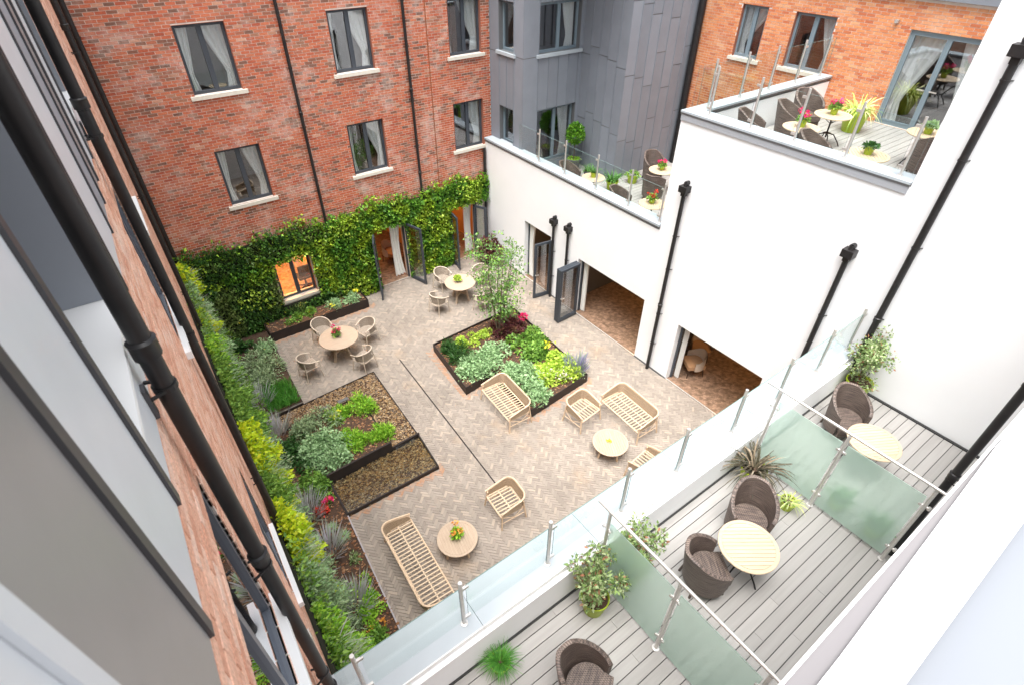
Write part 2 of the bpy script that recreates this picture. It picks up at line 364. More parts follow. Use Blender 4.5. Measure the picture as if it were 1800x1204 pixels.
# ------------------------------------------------------------------ foliage helpers (numpy)
def np_mesh(name, V, F, mat):
    me = bpy.data.meshes.new(name); nv, nf, k = len(V), len(F), F.shape[1]
    me.vertices.add(nv); me.vertices.foreach_set('co', np.ascontiguousarray(V, dtype=np.float32).ravel())
    me.loops.add(nf*k); me.loops.foreach_set('vertex_index', np.ascontiguousarray(F, dtype=np.int32).ravel())
    me.polygons.add(nf); me.polygons.foreach_set('loop_start', np.arange(0, nf*k, k, dtype=np.int32))
    me.update(calc_edges=True); me.validate(); me.materials.append(mat); return me
def unit(a): return a/np.maximum(np.linalg.norm(a, axis=1, keepdims=True), 1e-9)
def leaf_mesh(name, P, N, L, W, mat, spread=.9, droop=.25, var=.35):
    n = len(P); d = unit(N + rng.normal(0, spread, (n,3))); d[:,2] -= droop*rng.random(n); d = unit(d)
    t = unit(np.cross(d, rng.normal(0, 1, (n,3)))); u = np.cross(d, t)
    s = (1+var*(rng.random(n)*2-1))[:,None]; Ls = L*s; Ws = W*s
    a = P; b = P+d*Ls*.45+t*Ws*.5+u*Ws*.18; c = P+d*Ls-u*Ls*.12; e = P+d*Ls*.45-t*Ws*.5+u*Ws*.18
    V = np.stack([a,b,c,e], 1).reshape(-1,3); i = np.arange(n)*4
    return np_mesh(name, V, np.stack([i,i+1,i+2,i+3], 1), mat)
def blade_mesh(name, P, D, L, W, mat, droop=.6, seg=4, var=.3):
    n = len(P); D = unit(D); side = unit(np.cross(D, np.array([0,0,1.])+rng.normal(0,.2,(n,3)))); s = 1+var*(rng.random(n)*2-1)
    V = []; dr = droop*(.5+rng.random(n))
    for k in range(seg+1):
        q = k/seg; c = P+D*(L*s*q)[:,None]; c[:,2] -= dr*L*s*q*q
        w = (W*s*(1-q)**.7*(.6+.4*min(1, q*4))+.0008)[:,None]
        V += [c-side*w/2, c+side*w/2]
    V = np.stack(V, 1); F = []; b = np.arange(n)*(2*(seg+1))
    for k in range(seg): F.append(np.stack([b+2*k, b+2*k+1, b+2*k+3, b+2*k+2], 1))
    return np_mesh(name, V.reshape(-1,3), np.concatenate(F), mat)
def blob_pts(blobs, n, fill=.35, flat=True):
    w = np.array([max(b[3]*b[4], 1e-4)**.8 for b in blobs]); k = rng.choice(len(blobs), n, p=w/w.sum())
    B = np.array(blobs)[k]; d = unit(rng.normal(0, 1, (n,3)))
    if flat: d[:,2] = np.abs(d[:,2])*1.0-.12
    r = 1-fill*rng.random(n)**1.6
    return B[:,:3]+d*B[:,3:6]*r[:,None], unit(d/np.maximum(B[:,3:6], .02))
def bush(name, label, cat, blobs, n, L, W, leaf, group=None, spread=.7, fill=.45, flat=True, parent=None, up=0.):
    P, N = blob_pts(blobs, n, fill, flat); N = unit(N+np.array([0,0,up]))
    o = ob(name, leaf_mesh(name, P, N, L, W, LF[leaf], spread), parent, 'stuff' if name == 'flower_heads' else None)
    if label: tag(o, label, cat, group)
    return o
def clump(cx, cy, cz, rx, ry, h, k, rr, seed=None):
    out = []
    for _ in range(k):
        a = random.random()*2*math.pi; q = math.sqrt(random.random())
        out.append((cx+rx*q*math.cos(a), cy+ry*q*math.sin(a), cz, rr*(.7+.6*random.random()), rr*(.7+.6*random.random()), h*(.6+.5*random.random())))
    return out
def tuft_mesh(name, c, n, L, W, leaf, spread=.5, droop=.6, r=.05, seg=4):
    a = rng.random(n)*2*np.pi; q = np.sqrt(rng.random(n))*r
    P = np.stack([c[0]+q*np.cos(a), c[1]+q*np.sin(a), np.full(n, c[2])], 1)
    k = spread*(.25+rng.random(n)); a2 = a+rng.normal(0,.5,n)
    return blade_mesh(name, P, np.stack([k*np.cos(a2), k*np.sin(a2), np.ones(n)], 1), L, W, LF[leaf], droop, seg)
def spikes(c, r, n, h, leaf, name, lean=.25, W=.02, parent=None):
    a = rng.random(n)*2*np.pi; q = np.sqrt(rng.random(n))*r
    P = np.stack([c[0]+q*np.cos(a), c[1]+q*np.sin(a), np.full(n, c[2])], 1)
    D = np.stack([lean*np.cos(a)*q/r, lean*np.sin(a)*q/r, np.ones(n)], 1)+rng.normal(0,.1,(n,3))
    return ob(name, blade_mesh(name, P, D, h, W, LF[leaf], .1, 3), parent)

# ------------------------------------------------------------------ the setting: ground, paving, floors
XR, YB = 11.1, 16.85                      # rendered wall plane, brick wall plane
LA, LB = -.38, .029                       # the side brick wall: x = LA + LB*y
WB = lambda u, v, n: (u, YB-n, v)         # wall frames: along, up, outward
WR = lambda u, v, n: (XR-n, u, v)
WL = lambda u, v, n: (LA+LB*u+n, u, v)
XO = 17.0
WO = lambda u, v, n: (XO-n, u, v)

g = MB(); g.box(-60,80,-60,80,-.6,-.35); g.build('ground', MT['soil'], kind='structure')
pav = MB(); pav.box(-.6,XR+.2,2.6,YB+.1,-.3,-.014)
paving = pav.build('paving', MT['jointsand'], kind='structure')

PLANTER = [(6.0,12.45),(5.78,10.14),(6.84,10.26),(6.80,8.30),(9.06,8.48),(9.28,12.6)]
POOL_A = [(1.30,9.42),(3.84,9.50),(3.74,8.28),(1.30,8.32)]
POOL_B = [(1.74,12.52),(3.95,12.62),(3.84,9.56),(3.05,9.52),(3.14,11.86),(1.0,11.80),(1.0,12.45)]
BED_R = [(.2,9.44),(3.02,9.52),(3.12,11.84),(.2,11.80)]
BED_G = [(.05,12.62),(1.73,12.70),(1.88,15.75),(1.9,16.7),(.1,16.7)]
BED_K = [(-.32,3.2),(.97,3.2),(1.09,5.26),(1.28,8.31),(1.28,9.44),(.2,9.44),(.2,11.8),(-.1,11.8)]
BED_B = [(1.9,15.98),(5.33,15.95),(5.33,16.75),(1.9,16.75)]
SOLID = [PLANTER, POOL_A, POOL_B, BED_R, BED_G, BED_K, BED_B]

# herringbone pavers at 45 degrees, aligned with the side wall
PW, PN, GAP = .0667, 3, .006
ang = R_(45-2.2); ca, sa = math.cos(ang), math.sin(ang)
def paver_center(i, j, horiz):
    if horiz: a, b = (i+PN/2)*PW, (j+.5)*PW
    else: a, b = (i+.5)*PW, (j+PN/2)*PW
    a -= 0; return a*ca-b*sa+5.5, a*sa+b*ca+9.5
EDGE = [(PLANTER[0],PLANTER[1]),(PLANTER[1],PLANTER[2]),(PLANTER[3],PLANTER[4]),(POOL_A[2],POOL_A[3]),(BED_B[0],BED_B[1]),(PLANTER[2],PLANTER[3])]
cells = []
for j in range(-170, 171):
    for i in range(-170, 171):
        d = (i-j) % (2*PN)
        if d == 0: hz = True
        elif d == 2*PN-1: hz = False
        else: continue
        x, y = paver_center(i, j, hz)
        if not (.6 < x < XR+.03 and 3.0 < y < YB+.03): continue
        if any(inpoly(x, y, p) for p in SOLID): continue
        st = min(segdist(x, y, a, b) for a, b in EDGE) < .13+.08*random.random()
        cells.append((x, y, hz, st))
for _ in (0,):
    L, W, T = PN*PW-GAP, PW-GAP, .028
    def paver_box(mb, x, y, hz, mi, dz=0):
        h = .5; dx, dy = (L/2, W/2) if hz else (W/2, L/2); vs = []
        for z, k in ((-T,1),(-.003,1),(0,.0)):
            for sx, sy in ((-1,-1),(1,-1),(1,1),(-1,1)):
                a = sx*(dx-(.003 if k == 0 else 0)); b = sy*(dy-(.003 if k == 0 else 0))
                vs.append((x+a*ca-b*sa, y+a*sa+b*ca, z+dz))
        fs = [(8,9,10,11)]+[(q*4+i, q*4+(i+1) % 4, q*4+4+(i+1) % 4, q*4+4+i) for q in (0,1) for i in range(4)]
        mb.add(vs, fs, mi)
    one = {}
    for hz in (True, False):
        for st in (0, 1):
            mb = MB(); paver_box(mb, 0, 0, hz, 0); one[(hz, st)] = mb.mesh('paver', MT['paverrust'] if st else MT['paver'])
    cand = [c for c in cells if seen((c[0], c[1], 0)) and not (c[0] < 2.4 and c[1] < 7.3) and c[1] > 5.2-.02*c[0]]
    cand.sort(key=lambda c: c[0]**2+c[1]**2+CAM_Z**2)
    top = set(id(c) for c in cand[:300]); rest = MB()
    for c in cells:
        dz = (random.random()-.5)*.003
        if id(c) in top: ob('paver', one[(c[2], int(c[3]))], paving, None, (c[0], c[1], dz))
        else: paver_box(rest, c[0], c[1], c[2], int(c[3]), dz)
    rest.build('paver_field', [MT['paver'], MT['paverrust']], paving, kind='stuff')
drain = MB(); drain.bar((4.90,12.72,-.006),(4.67,7.0,-.006),.035,.02)
for k in range(48):
    q = k/48; drain.bar((4.90-.23*q-.016, 12.72-5.72*q, .005), (4.90-.23*q+.016, 12.72-5.72*q, .005), .03, .004)
tag(drain.build('drain_channel', MT['corten']), 'thin dark slot drain running through the herringbone paving', 'drain')

# interior floors
for nm, x0, x1, y0, y1 in (('interior_floor', XR+.36, XO, 3.4, 15.2), ('interior_floor', .3, XR+.3, YB+.36, YB+6)):
    f = MB(); f.box(x0, x1, y0, y1, -.1, .012); f.build(nm, MT['carpet'], kind='structure')
f = MB(); f.box(XR+.0, XR+.36, 3.4, 15.2, -.1, .006); f.build('interior_floor', MT['carpet'], kind='structure')
f = MB(); f.box(.3, XR, YB+.0, YB+.36, -.1, .006); f.build('interior_floor', MT['carpet'], kind='structure')

# decking
def deck(name, x0, x1, y0, y1, z, along_x, pitch, mat, seglen=3.6):
    b = MB(); b.box(x0, x1, y0, y1, z-.25, z-.03); root = b.build(name, MT['deckbase'], kind='structure')
    a0, a1, c0, c1 = (x0, x1, y0, y1) if along_x else (y0, y1, x0, x1)
    me = {}; k = 0; c = c0
    while c < c1-.02:
        w = min(pitch-.012, c1-c); a = a0-seglen*random.random()
        while a < a1:
            s, e = max(a, a0), min(a+seglen, a1); a += seglen
            if e-s < .05: continue
            key = (round(e-s-.003, 3), round(w, 3))
            if key not in me:
                mb = MB(); l = key[0]
                if along_x: mb.box(0, l, 0, w, -.028, 0)
                else: mb.box(0, w, 0, l, -.028, 0)
                me[key] = mb.mesh('deck_board', mat)
            ob('deck_board', me[key], root, None, (s, c, z) if along_x else (c, s, z))
        c += pitch
    return root
DZ = 3.28
deck('balcony_deck', -.1, XR-.02, .06, 2.72, DZ, True, .168, MT['deck'])
LZ, UZ = 3.70, 6.74
deck('lower_terrace_deck', 11.42, 16.98, 8.45, 14.98, LZ, True, .168, MT['deck'], 4.2)
deck('upper_terrace_deck', 11.42, 16.98, 3.3, 8.0, UZ, True, .168, MT['deck'], 4.2)

# ------------------------------------------------------------------ walls
def wall_boxes(mb, u0, u1, v0, v1, holes, n0, n1):
    us = sorted({u0, u1, *[min(max(h[k], u0), u1) for h in holes for k in (0,1)]})
    for a, b in zip(us, us[1:]):
        if b-a < 1e-5: continue
        m = (a+b)/2; cut = sorted((h[2], h[3]) for h in holes if h[0] < m < h[1]); v = v0
        for c, d in cut:
            if c > v: mb.box(a, b, v, c, n0, n1)
            v = max(v, d)
        if v < v1: mb.box(a, b, v, v1, n0, n1)
def brick_field(par, W, u0, u1, v0, v1, holes, mat, rotz, nind, ok, seed, depth=.007):
    rr = random.Random(seed); L, Hc, J = .213, .075, .0125; full = []; part = []
    nc = int((v1-v0)/Hc)
    for k in range(nc):
        v = v0+k*Hc; va, vb = v, v+Hc-J; iv = [(u0, u1)]
        for h in holes:
            if min(h[3], vb)-max(h[2], va) > .035:
                nv = []
                for a, b in iv:
                    if h[1] <= a or h[0] >= b: nv.append((a, b)); continue
                    if h[0] > a: nv.append((a, h[0]))
                    if h[1] < b: nv.append((h[1], b))
                iv = nv
        off = (k % 2)*(L+J)/2+rr.random()*.02
        for a, b in iv:
            i0 = math.floor((a-u0+off)/(L+J))
            u = u0-off+i0*(L+J)
            while u < b:
                s, e = max(u, a), min(u+L, b)
                if e-s > .03: (full if e-s > L-.001 else part).append((s, e, va, vb))
                u += L+J
    def trim(q):
        s, e, a, b = q
        for h in holes:
            if h[0] < e-.002 and h[1] > s+.002 and h[2] < b and h[3] > a:
                if h[2] > a: b = min(b, h[2])
                else: a = max(a, h[3])
        return (s, e, a, b)
    part = [trim(q) for q in part]; tr = [trim(q) for q in full]; part += [q for q, o in zip(tr, full) if q != o]; full = [q for q, o in zip(tr, full) if q == o]
    full2 = [q for q in full if ok((q[0]+q[1])/2, q[2])]
    full2.sort(key=lambda q: (Vector(W((q[0]+q[1])/2, q[2], 0))-Vector((0,0,CAM_Z))).length)
    top = set(full2[:nind]); mb1 = MB(); mb1.box(-L/2, L/2, -.010, .010, -(Hc-J)/2, (Hc-J)/2); me = mb1.mesh('brick', mat)
    for s, e, va, vb in top:
        p = W((s+e)/2, (va+vb)/2, depth-.010+(rr.random()-.5)*.004); ob('brick', me, par, None, p, rotz)
    mb = MB(W)
    for q in full+part:
        if q in top: continue
        s, e, va, vb = q; mb.box(s, e, va, vb, -.012, depth+(rr.random()-.5)*.004)
    o = mb.build('brickwork', mat, par); o['kind'] = 'stuff'
    return o

def curtain_mesh(mb, u0, u1, v0, v1, n, side, tie=.72, wtop=.55, wtie=.16):
    # a sheer curtain gathered to one jamb, folded in depth
    def fn(s, t):
        v = v1+(v0-v1)*t; full = (u1-u0)
        w = wtop+(wtie-wtop)*(min(t/tie, 1)**1.25) if t < tie else wtie+(.22-wtie)*(t-tie)/(1-tie+1e-6)
        w *= full; uu = u0+s*w if side < 0 else u1-s*w
        return (uu, v, n+.035*math.sin(s*22+t*1.5)*(.4+.6*(1-t)))
    mb.grid(fn, 28, 12)
def window(par, W, u0, u1, v0, v1, mulls=(.5,), sill=True, curtains='LR', mat='frame', room='room', rec=.10, glass='glass', fw=.055, roomd=2.4, wtop=(.32,.42), sillmat='stone', room_on=True, name='window', sash=True, reveal=False):
    f = MB(W)
    f.box(u0, u1, v0, v0+fw, -rec-.06, -rec); f.box(u0, u1, v1-fw, v1, -rec-.06, -rec)
    f.box(u0, u0+fw, v0+fw, v1-fw, -rec-.06, -rec); f.box(u1-fw, u1, v0+fw, v1-fw, -rec-.06, -rec)
    for q in mulls:
        c = u0+(u1-u0)*q; f.box(c-.035, c+.035, v0+fw, v1-fw, -rec-.06, -rec-.002)
    # inner sash rims
    es = [u0+fw]+[u0+(u1-u0)*q for q in mulls]+[u1-fw]
    w = f.build(name, MT[mat], par)
    for k in range(len(es)-1):
        a = es[k]+(.035 if k else 0); b = es[k+1]-(.035 if k < len(es)-2 else 0)
        r = MB(W); t = .028 if sash else 0
        if sash: r.box(a, b, v0+fw, v0+fw+t, -rec-.045, -rec+.008); r.box(a, b, v1-fw-t, v1-fw, -rec-.045, -rec+.008)
        if sash: r.box(a, a+t, v0+fw+t, v1-fw-t, -rec-.045, -rec+.008); r.box(b-t, b, v0+fw+t, v1-fw-t, -rec-.045, -rec+.008)
        if sash: r.build('sash', MT[mat], w)
        p = MB(W); p.box(a+t, b-t, v0+fw+t, v1-fw-t, -rec-.035, -rec-.027); p.build('pane', MT[glass], w)
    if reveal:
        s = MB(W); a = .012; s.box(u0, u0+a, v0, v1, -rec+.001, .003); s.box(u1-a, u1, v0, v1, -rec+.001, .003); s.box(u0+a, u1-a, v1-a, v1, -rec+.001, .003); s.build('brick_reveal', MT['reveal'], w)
    if sill:
        s = MB(W); s.box(u0-.10, u1+.10, v0-.10, v0-.003, -.02, .07); s.build('sill', MT[sillmat], w)
    if curtains:
        for ch in curtains:
            c = MB(W); curtain_mesh(c, u0+.02, u1-.02, v0-.02, v1, -rec-.22, -1 if ch == 'L' else 1, wtop=wtop[0] if ch == 'L' else wtop[1])
            c.build('curtain', MT['curtain'], w, True)
    if room_on:
        r = MB(W); e = .5; n0, n1 = -.32, -.32-roomd
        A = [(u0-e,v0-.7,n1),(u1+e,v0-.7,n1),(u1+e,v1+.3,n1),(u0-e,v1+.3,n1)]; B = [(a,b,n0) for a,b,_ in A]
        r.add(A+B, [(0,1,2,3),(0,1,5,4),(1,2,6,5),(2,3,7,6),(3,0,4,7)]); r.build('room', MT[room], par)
    return w

# --- brick building at the back
back = thing('brick_building', 'red brick building with white-silled windows above the living wall', 'building')
BW = [(x, x+1.22, z, z+1.6) for x in (2.19, 6.03, 9.84) for z in (4.40, 7.44)]
GD1, GD2, GW = (6.22,7.48,0,2.42), (9.38,10.62,0,2.32), (2.76,3.95,.80,2.28)
holesB = BW+[GD1, GD2, GW]
b = MB(WB); wall_boxes(b, -.5, XR+.29, -.1, 11.2, holesB, -.34, 0); b.build('mortar_wall', MT['mortar'], back)
brick_field(back, WB, .0, XR+.29, 3.0, 11.15, BW, MT['brick'], 0, 300, lambda u, v: v > 3.65 and u < 11 and seen(WB(u, v, 0)), 3)
gy = MB(); gy.box(-.5, XR+.25, YB-.05, YB+.4, 11.2, 11.32); gy.build('parapet_coping', MT['stone'], back)
for k, (u0, u1, v0, v1) in enumerate(BW):
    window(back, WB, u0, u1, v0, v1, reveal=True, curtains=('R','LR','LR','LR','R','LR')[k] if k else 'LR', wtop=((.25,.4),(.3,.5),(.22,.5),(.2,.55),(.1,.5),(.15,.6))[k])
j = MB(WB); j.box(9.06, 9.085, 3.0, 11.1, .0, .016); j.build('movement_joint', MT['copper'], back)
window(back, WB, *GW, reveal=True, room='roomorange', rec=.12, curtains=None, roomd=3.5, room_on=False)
# ground-floor rooms behind the doors
r = MB(WB); r.add([(.4,.012,-.34),(11,.012,-.34),(11,2.7,-.34),(.4,2.7,-.34),(.4,.012,-6),(11,.012,-6),(11,2.7,-6),(.4,2.7,-6)], [(4,5,6,7),(0,3,7,4),(1,2,6,5),(3,2,6,7)])
r.build('room', MT['roomorange'], back)
for u0, u1 in ((4.4,4.5),(8.4,8.5)):
    r = MB(WB); r.box(u0, u1, .012, 2.7, -5.9, -.34); r.build('partition', MT['roomorange'], back)

EM, _en, _el, _eb = nodes('warm_lamp'); _eb.inputs['Base Color'].default_value = (.9,.8,.7,1); _eb.inputs['Emission Color'].default_value = (1,.56,.22,1); _eb.inputs['Emission Strength'].default_value = 7
EM2, _en, _el, _eb = nodes('bright_warm_lamp'); _eb.inputs['Emission Color'].default_value = (1,.55,.2,1); _eb.inputs['Emission Strength'].default_value = 60
def room_lamp(label, x, y, z, EM=EM):
    t = thing('ceiling_lamp', label, 'lamp', (x, y, z)); m = MB(); m.lathe([(0,-.05),(.30,-.05),(.34,0),(0,0)], n=20); m.build('shade', EM, t, True)
    m = MB(); m.cyl((0,0,0), (0,0,.05), .06); m.build('mount', MT['steel'], t)
room_lamp('warm ceiling lamp in the orange room behind the trough planter', 2.6, YB+1.3, 2.64, EM2)
room_lamp('warm ceiling lamp deeper in the orange room behind the trough planter', 3.6, YB+2.8, 2.64, EM2)
room_lamp('warm ceiling lamp in the room behind the double doors', 6.6, YB+2.4, 2.64)
room_lamp('warm ceiling lamp in the room behind the narrow doors', 9.7, YB+2.2, 2.64)
for q in (('first',13.4,13.4),('second',13.6,10.0),('third',13.6,5.8)): room_lamp('warm ceiling lamp in the %s room behind the white wall, counting from the corner' % q[0], q[1], q[2], 2.69)

def leaf_door(par, hinge, tip, z0, z1, name='door_leaf', mat='frame', th=.05, handle=True):
    h = Vector((*hinge, 0)); t = Vector((*tip, 0)); d = (t-h); w = d.length; a = math.atan2(d.y, d.x); k = .085
    f = MB(); f.box(0, w, -th/2, th/2, z0, z0+k*1.5); f.box(0, w, -th/2, th/2, z1-k, z1); f.box(0, k, -th/2, th/2, z0+k*1.5, z1-k); f.box(w-k, w, -th/2, th/2, z0+k*1.5, z1-k)
    o = f.build(name, MT[mat], par, loc=(hinge[0], hinge[1], 0), rotz=a)
    p = MB(); p.box(k, w-k, -.005, .005, z0+k*1.5, z1-k); p.build('pane', MT['glass'], o)
    if handle:
        q = MB(); q.box(w-.06, w-.03, th/2, th/2+.05, 1.0, 1.03); q.box(w-.17, w-.03, th/2+.04, th/2+.055, 1.0, 1.03); q.build('handle', MT['steel'], o)
    return o
def door_frame(par, W, u0, u1, v1, n=-.12, mat='frame'):
    f = MB(W); f.box(u0, u0+.06, .012, v1, n-.06, n); f.box(u1-.06, u1, .012, v1, n-.06, n); f.box(u0+.06, u1-.06, v1-.06, v1, n-.06, n)
    o = f.build('door_frame', MT[mat], par)
    t = MB(W); t.box(u0+.004, u1-.004, .007, .020, -.045, -.004); t.build('threshold', MT['threshold'], o)
    return o
door_frame(back, WB, 6.22, 7.48, 2.42, -.02); door_frame(back, WB, 9.38, 10.62, 2.32, -.02)
leaf_door(back, (6.25,YB-.10), (5.90,YB-.86), .03, 2.34); leaf_door(back, (7.50,YB-.10), (7.72,YB-.86), .03, 2.34)
leaf_door(back, (9.40,YB-.10), (9.30,YB-.72), .03, 2.24); leaf_door(back, (10.40,YB-.10), (10.66,YB-.62), .03, 2.24)
for u0, u1 in ((7.02,7.44),(10.18,10.58)):
    c = MB(WB); c.grid(lambda s, t, u0=u0, u1=u1: (u0+(u1-u0)*s*(1-.3*math.sin(t*3.1)), 2.36-2.3*t, -.30+.04*math.sin(s*20)), 24, 8); c.build('curtain', MT['curtain'], back, True)

# --- white rendered building
whiteb = thing('rendered_building', 'smooth white rendered building with wide doorways and two roof terraces', 'building')
D1, D2, D3 = (12.86,14.36,-.1,2.34), (8.46,11.42,-.1,2.18), (4.42,7.14,-.1,2.08)
b = MB(WR)
wall_boxes(b, 8.40, YB-.02, -.1, 4.50, [D1, D2], -.34, 0)
wall_boxes(b, 3.27, 8.40, -.1, 7.53, [D3], -.34, 0)
b.box(-2.5, 3.27, -.1, 12.4, -.34, 0)
b.build('wall', MT['white'], whiteb)
b = MB(); b.box(XR+.34, 17.0, 8.10, 8.40, 2.8, 7.46); b.build('wall', MT['white'], whiteb); b = MB(); b.box(XR+.34, 17.0, 3.0, 3.27, 2.8, 12.4); b.build('wall', MT['white'], whiteb)
pl = MB(WR)
for a, c in ((YB-.04, 14.36), (12.86, 11.42), (8.46, 7.14), (4.42, 3.3)): pl.box(c+.002, a-.002, -.012, .05, .002, .014)
pl.build('plinth_strip', MT['copdark'], whiteb)
# rooms
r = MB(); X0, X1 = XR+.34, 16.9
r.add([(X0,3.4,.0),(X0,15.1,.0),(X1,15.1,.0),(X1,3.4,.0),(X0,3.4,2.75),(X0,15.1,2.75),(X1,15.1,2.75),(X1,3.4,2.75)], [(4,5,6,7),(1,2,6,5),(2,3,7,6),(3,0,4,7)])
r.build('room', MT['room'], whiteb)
r = MB(); r.box(X0, X1, 12.0, 12.1, .012, 2.74); r.build('partition', MT['room'], whiteb); r = MB(); r.box(X0, X1, 7.75, 7.85, .012, 2.74); r.build('partition', MT['room'], whiteb)
for d in (D1, D2, D3): door_frame(whiteb, WR, d[0], d[1], d[3], -.18)
leaf_door(whiteb, (XR-.02,12.80), (10.42,12.90), .03, 2.24)
for k in range(3): leaf_door(whiteb, (XR-.06,11.42-.082*k), (10.20,11.40-.082*k), .03, 2.10, 'folding_door_leaf', handle=(k == 2), th=.062)
c = MB(); c.grid(lambda s, t: (11.30+.05*math.sin(s*24), 14.28-.34*s*(1-.3*math.sin(3*t)), 2.26-2.2*t), 20, 8); c.build('curtain', MT['curtain'], whiteb, True)
c = MB(); c.grid(lambda s, t: (11.36+.04*math.sin(s*24), 11.36-.22*s, 2.1-2.05*t), 16, 6); c.build('curtain', MT['curtain'], whiteb, True)
c = MB(); c.grid(lambda s, t: (11.40+.035*math.sin(s*20), 7.08-.16*s, 2.02-1.98*t), 16, 6); c.build('curtain', MT['curtain'], whiteb, True)
# coping pieces on the terrace parapets
def coping(par, pts_axis, a0, a1, c0, c1, z, piece, th=.06, drip=True):
    a = a0; out = []
    while a < a1-.01:
        e = min(a+piece, a1); m = MB()
        if pts_axis == 'x': m.box(a+.003, e-.003, c0, c1, z-th, z)
        else: m.box(c0, c1, a+.003, e-.003, z-th, z)
        o = m.build('coping_panel', MT['coping'], par)
        if drip:
            d = MB()
            if pts_axis == 'x': d.box(a, e, c0+.012, c1-.012, z-th-.045, z-th)
            else: d.box(c0+.012, c1-.012, a, e, z-th-.045, z-th)
            d.build('drip_edge', MT['copdark'], o)
        a = e
coping(whiteb, 'y', 8.42, 16.82, XR-.05, XR+.40, 4.66, 2.4)
coping(whiteb, 'y', 3.28, 8.42, XR-.05, XR+.40, 7.62, 2.4, .045)
m = MB(); m.box(XR-.030, XR-.002, 3.29, 8.40, 7.40, 7.528); m.build('fascia_band', M('fascia_grey', (.36,.38,.41), .5, .1), whiteb)
coping(whiteb, 'x', XR+.40, 16.98, 8.06, 8.42, 7.62, 2.4, .05)
for k in ((8.40,15.0,LZ,4.56),(3.27,8.1,UZ,7.46)):
    m = MB(); m.box(XR+.30, XR+.345, k[0]+.03, k[1], k[2]-.3, k[3]-.02); m.build('parapet_lining', MT['white'], whiteb)

# --- zinc clad block
zb = thing('zinc_building', 'grey zinc-clad block with standing seam panels and corner bay windows', 'building')
XA, Y1, XB, Y2, ZT = 11.40, 15.0, 13.87, 12.95, 11.0
WZa = lambda u, v, n: (XA-n, u, v); WZb = lambda u, v, n: (u, Y1-n, v); WZc = lambda u, v, n: (XB-n, u, v); WZd = lambda u, v, n: (u, Y2-n, v)
ha = [(15.50,16.32,7.56,8.96),(15.50,16.32,4.62,5.84)]; hb = [(12.02,13.72,7.56,8.96),(12.02,13.72,3.98,5.84)]
b = MB(WZa); wall_boxes(b, Y1, YB+.3, LZ-.3, ZT, ha, -.26, -.012); b.build('backing_wall', MT['copdark'], zb)
b = MB(WZb); wall_boxes(b, XA+.262, XB+.3, LZ-.3, ZT, hb, -.26, -.012); b.build('backing_wall', MT['copdark'], zb)
b = MB(WZc); b.box(Y2+.01, Y1-.01, LZ-.3, ZT, -.26, -.012); b.build('backing_wall', MT['copdark'], zb)
b = MB(WZd); b.box(XB+.262, 17.0, LZ-.3, ZT, -.26, -.012); b.build('backing_wall', MT['copdark'], zb)
def zpanel(W, u0, u1, v0, v1):
    m = MB(W); m.box(u0+.011, u1-.011, v0+.013, v1-.013, -.009, .004); m.box(u1-.030, u1-.012, v0+.013, v1-.013, .004, .026)
    m.build('zinc_panel', MT['zinc'], zb)
def zcols(W, u0, u1, k, spans, seed, joints=True):
    rr = random.Random(seed); w = (u1-u0)/k
    for i in range(k):
        for (a, c) in spans:
            if joints and c-a > 2.5:
                z = a; first = rr.uniform(.7, 2.0); cuts = [a]
                z = a+first
                while z < c-.4: cuts.append(z); z += 2.05
                cuts.append(c)
            else: cuts = [a, c]
            for s, e in zip(cuts, cuts[1:]): zpanel(W, u0+i*w, u0+(i+1)*w, s, e)
zcols(WZc, Y2, Y1, 5, [(LZ, ZT)], 5); zcols(WZd, XB, 16.98, 7, [(LZ, ZT)], 9)
for h in ha:
    pass
zcols(WZa, 16.32, YB-.02, 1, [(4.66, 7.5), (7.5, ZT)], 1, False)
zcols(WZa, 15.50, 16.32, 2, [(5.84, 7.46)], 2, False); zcols(WZa, 15.50, 16.32, 2, [(8.96, ZT)], 2, False)
zcols(WZa, Y1, 15.50, 1, [(4.66, 7.5), (7.5, ZT)], 3, False)
zcols(WZb, XA, 12.02, 1, [(LZ, 7.5), (7.5, ZT)], 4, False)
zcols(WZb, 12.02, 13.72, 4, [(5.84, 7.46)], 5, False); zcols(WZb, 12.02, 13.72, 4, [(8.96, ZT)], 5, False); zcols(WZb, 13.72, XB-.004, 1, [(LZ, ZT)], 6, False)
zcols(WZb, 12.02, 13.72, 4, [(LZ, 3.98)], 6, False)
for k, h in enumerate(ha): window(zb, WZa, *h, mulls=(), curtains='L' if k == 0 else 'L', rec=.16, mat='framelight', wtop=(.75,.6), sillmat='coping', room_on=False, sill=(k == 0))
for k, h in enumerate(hb): window(zb, WZb, *h, mulls=(.52,), curtains='R', rec=.16, mat='framelight', wtop=(.3,.3), sillmat='coping', room_on=False, sill=(k == 0))
for z0, z1 in ((3.72,6.2),(6.9,9.4)):
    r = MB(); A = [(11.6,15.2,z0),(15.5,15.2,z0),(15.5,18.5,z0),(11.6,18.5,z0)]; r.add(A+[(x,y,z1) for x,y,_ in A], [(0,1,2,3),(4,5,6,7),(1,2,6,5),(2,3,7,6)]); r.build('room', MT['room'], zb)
m = MB(); m.box(XA-.05, 17.0, Y2-.05, YB+.3, ZT, ZT+.1); m.build('roof_edge', MT['zinc'], zb)

